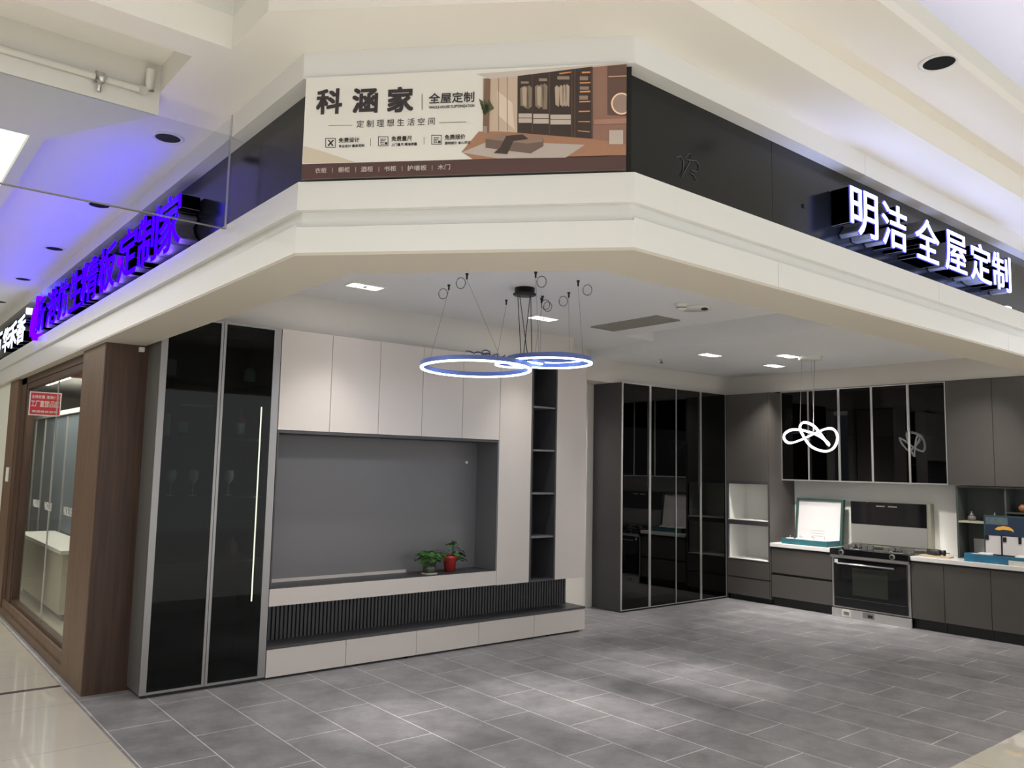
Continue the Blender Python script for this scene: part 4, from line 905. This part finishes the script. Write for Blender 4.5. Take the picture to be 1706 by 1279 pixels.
t = thing('ceiling_cover', (q.x, q.y, LZ-.014), 'flat round white ceiling cover beside the smoke detector', 'cover')
MB().lathe((q.x, q.y, LZ), [(.14, 0), (.135, -.012), (0, -.014)][::-1], 32).build('disc', 'white', t)
MB().box(q.x-.02, q.x+.02, q.y-.11, q.y-.07, LZ-.03, LZ-.012).build('knob', 'blackm', t)
q = on_plane(1102, 602, (0, 0, KZ-.03), Z)
t = thing('ceiling_sprinkler', (q.x, q.y, KZ-.07), 'small dark sprinkler head under the ceiling near the wardrobe', 'sprinkler')
MB().cyl((q.x, q.y), .03, KZ-.008, KZ, 16).build('rosette', 'white', t); MB().cyl((q.x, q.y), .012, KZ-.045, KZ-.008, 12).build('body', 'steel', t); MB().cyl((q.x, q.y), .02, KZ-.05, KZ-.045, 12).build('deflector', 'blackm', t)

# ring chandelier
CX, CY = 4.17, 4.96
t = thing('ring_chandelier', (CX, CY, 2.5), 'lit ring chandelier of overlapping led hoops hanging before the TV wall', 'chandelier')
MB().lathe((CX, CY, LZ-.06), [(0, 0), (.09, 0), (.095, .005), (.095, .012), (.082, .014), (.082, .06)], 32).build('canopy', 'blackm', t)
def ringpart(c, r, tilt_dir, tilt, name='ring'):
    # hoop: body band above, glowing band below
    n = 72; R = Matrix.Rotation(tilt, 4, Vector((tilt_dir[0], tilt_dir[1], 0))) if tilt else Matrix.Identity(4)
    def band(ri, ro, z0, z1, mat, nm, par):
        m = MB(); vs = []; fs = []
        for i in range(n):
            a = 2*math.pi*i/n
            for rr, zz in ((ri, z0), (ro, z0), (ro, z1), (ri, z1)): vs.append(Vector(c)+(R @ Vector((rr*math.cos(a), rr*math.sin(a), zz))))
        for i in range(n):
            for j in range(4): fs.append([i*4+j, ((i+1) % n)*4+j, ((i+1) % n)*4+(j+1) % 4, i*4+(j+1) % 4])
        m.add(vs, fs, False); return m.build(nm, mat, par)
    rg = band(r-.014, r+.014, .002, .036, 'ringbody', name, t)
    band(r-.010, r+.010, -.009, .002, 'ringlit', 'diffuser', rg)
    return [Vector(c)+(R @ Vector((r*math.cos(a), r*math.sin(a), .036))) for a in (1.2, 3.3, 5.4)]
def at_depth(px, py, d): return CAMP+(FW+RT*((px-853)/F_PX)-UP*((py-639.5)/F_PX))*d
cA = at_depth(793, 614, 6.35); rA = .425
cB = at_depth(916, 604, 6.4); rB = .325
cC = at_depth(925, 599, 6.75); rC = .20
cD = at_depth(866, 607, 6.8); rD = .20
side = Vector((RT.x, RT.y))
hA = ringpart(cA, rA, (side.x, side.y), -.032); hB = ringpart(cB, rB, (1, 0), .0); hC = ringpart(cC, rC, (1, 0), 0); hD = ringpart(cD, rD, (side.x, side.y), 0)
m = MB()
for a, b in ((-.055, (868, 595)), (-.04, (879, 592)), (.045, (872, 594)), (.05, (886, 591))):
    m.tube([(CX+RT.x*a, CY+RT.y*a, LZ-.06), at_depth(b[0], b[1], 6.45)], .0035, 6)
m.build('suspension_cable', 'cable', t)
# ceiling grips with cable loops
hooks = [(3.65, 5.29, hA[1], 'a'), (3.53, 4.88, hA[2], 'b'), (4.35, 5.42, hA[0], 'c'), (3.87, 4.48, hB[1], 'd'), (4.29, 4.46, hB[2], 'e'), (4.53, 4.82, hB[0], 'f'), (4.47, 5.08, hC[0], 'g'), (4.52, 5.15, hC[1], 'h')]
sidel = ['nearest the left grille light', 'second from the left', 'left of the canopy and farthest back', 'in front of the canopy', 'rightmost with a loose loop', 'right of the canopy', 'just right of the canopy behind', 'second just right of the canopy behind']
for k, (x, y, b, _) in enumerate(hooks):
    rc_, rr_ = [(cA, rA), (cA, rA), (cA, rA), (cB, rB), (cB, rB), (cB, rB), (cC, rC), (cC, rC)][k]
    dv = Vector((x-rc_.x, y-rc_.y, 0)).normalized(); b = rc_+dv*rr_+Z*.036
    if k == 1: b = rc_+Vector((-.2, -1, 0)).normalized()*rr_+Z*.03
    h = thing('cable_grip', (x, y, LZ-.05), 'small dark ceiling cable grip %s' % sidel[k], 'cable grip', 'ceiling grips of the ring chandelier')
    MB().cyl((x, y), .012, LZ-.012, LZ, 12).cyl((x, y), .007, LZ-.045, LZ-.012, 10).build('grip', 'blackm', h)
    s_ = (-1, -1, 0, 1, 1.6, -1, .6, 1.2)[k]
    ce = Vector((x, y, LZ-.075))+RT*(.045*s_)
    if s_: MB().tube([ce+RT*(.035*math.cos(a*math.pi/10))+Z*(.042*math.sin(a*math.pi/10)) for a in range(20)], .0028, 6, closed=True).build('loop', 'cable', h)
    MB().tube([(x, y, LZ-.045), b], .0012, 5).build('wire', 'wire', h)
# white knot pendant in the kitchen
K = Vector((8.555, 5.015, 2.14)); KC = Vector((K.x, K.y, KZ))
t = thing('knot_pendant', (K.x, K.y, 2.0), 'white lit pendant lamp twisted like a knot hanging in the kitchen', 'pendant lamp')
MB().lathe((K.x, K.y, KZ-.045), [(0, 0), (.125, 0), (.13, .008), (.13, .03), (.14, .036), (.14, .045)], 32).build('canopy', 'whiteg', t)
A_ = RT.copy(); A_.z = 0; A_.normalize(); B_ = Vector((FW.x, FW.y, 0)).normalized()
KP = [(180, 430, .0), (205, 456, -.04), (270, 437, -.08), (375, 385, -.10), (450, 360, -.06), (505, 370, 0), (528, 420, .03), (500, 482, .03), (435, 504, 0), (350, 475, -.01), (300, 405, 0), (286, 350, .02),
      (310, 322, .0), (345, 350, -.13), (400, 425, -.15), (440, 466, -.10), (456, 446, 0), (410, 400, .08), (330, 372, .11), (250, 368, .09), (195, 395, .05)]
KP = [K+A_*((x-355)*.001793)-Z*((y-412)*.001793)+B_*d for x, y, d in KP]
pts = []
for i in range(len(KP)):
    p0, p1, p2, p3 = KP[i-1], KP[i], KP[(i+1) % len(KP)], KP[(i+2) % len(KP)]
    for k in range(8):
        u = k/8
        pts.append(.5*((2*p1)+(p2-p0)*u+(2*p0-5*p1+4*p2-p3)*u*u+(3*p1-p0-3*p2+p3)*u*u*u))
def ribbon(pts, w, th, mat, nm, par, off=0):
    m = MB(); vs = []; fs = []; n = len(pts)
    for i, p in enumerate(pts):
        d = (pts[(i+1) % n]-pts[i-1]).normalized(); rad = (p-K); rad -= d*rad.dot(d); rad.normalize(); up = d.cross(rad).normalized()
        for a, b in ((-w, -th), (w, -th), (w, th), (-w, th)): vs.append(p+up*a+rad*(b+off))
    for i in range(n):
        for j in range(4): fs.append([i*4+j, i*4+(j+1) % 4, ((i+1) % n)*4+(j+1) % 4, ((i+1) % n)*4+j])
    m.add(vs, fs, True); return m.build(nm, mat, par)
rb = ribbon(pts, .011, .004, 'whiteg', 'loop', t); ribbon(pts, .0095, .003, 'knotlit', 'diffuser', rb, -.008); ribbon(pts, .0095, .003, 'knotlit', 'diffuser', rb, .008)
m = MB(); m.tube([(K.x+.05*A_.x, K.y+.05*A_.y, KZ-.045), K+A_*.02+Z*.06], .0035, 6)
m.tube([K-A_*.10+Z*(KZ-2.14-.045), K-A_*.13+Z*.11], .0014, 5).tube([K+A_*.03+B_*.05+Z*(KZ-2.14-.045), K+A_*.05+B_*.05+Z*.06], .0014, 5)
m.build('suspension_cable', 'wire', t)
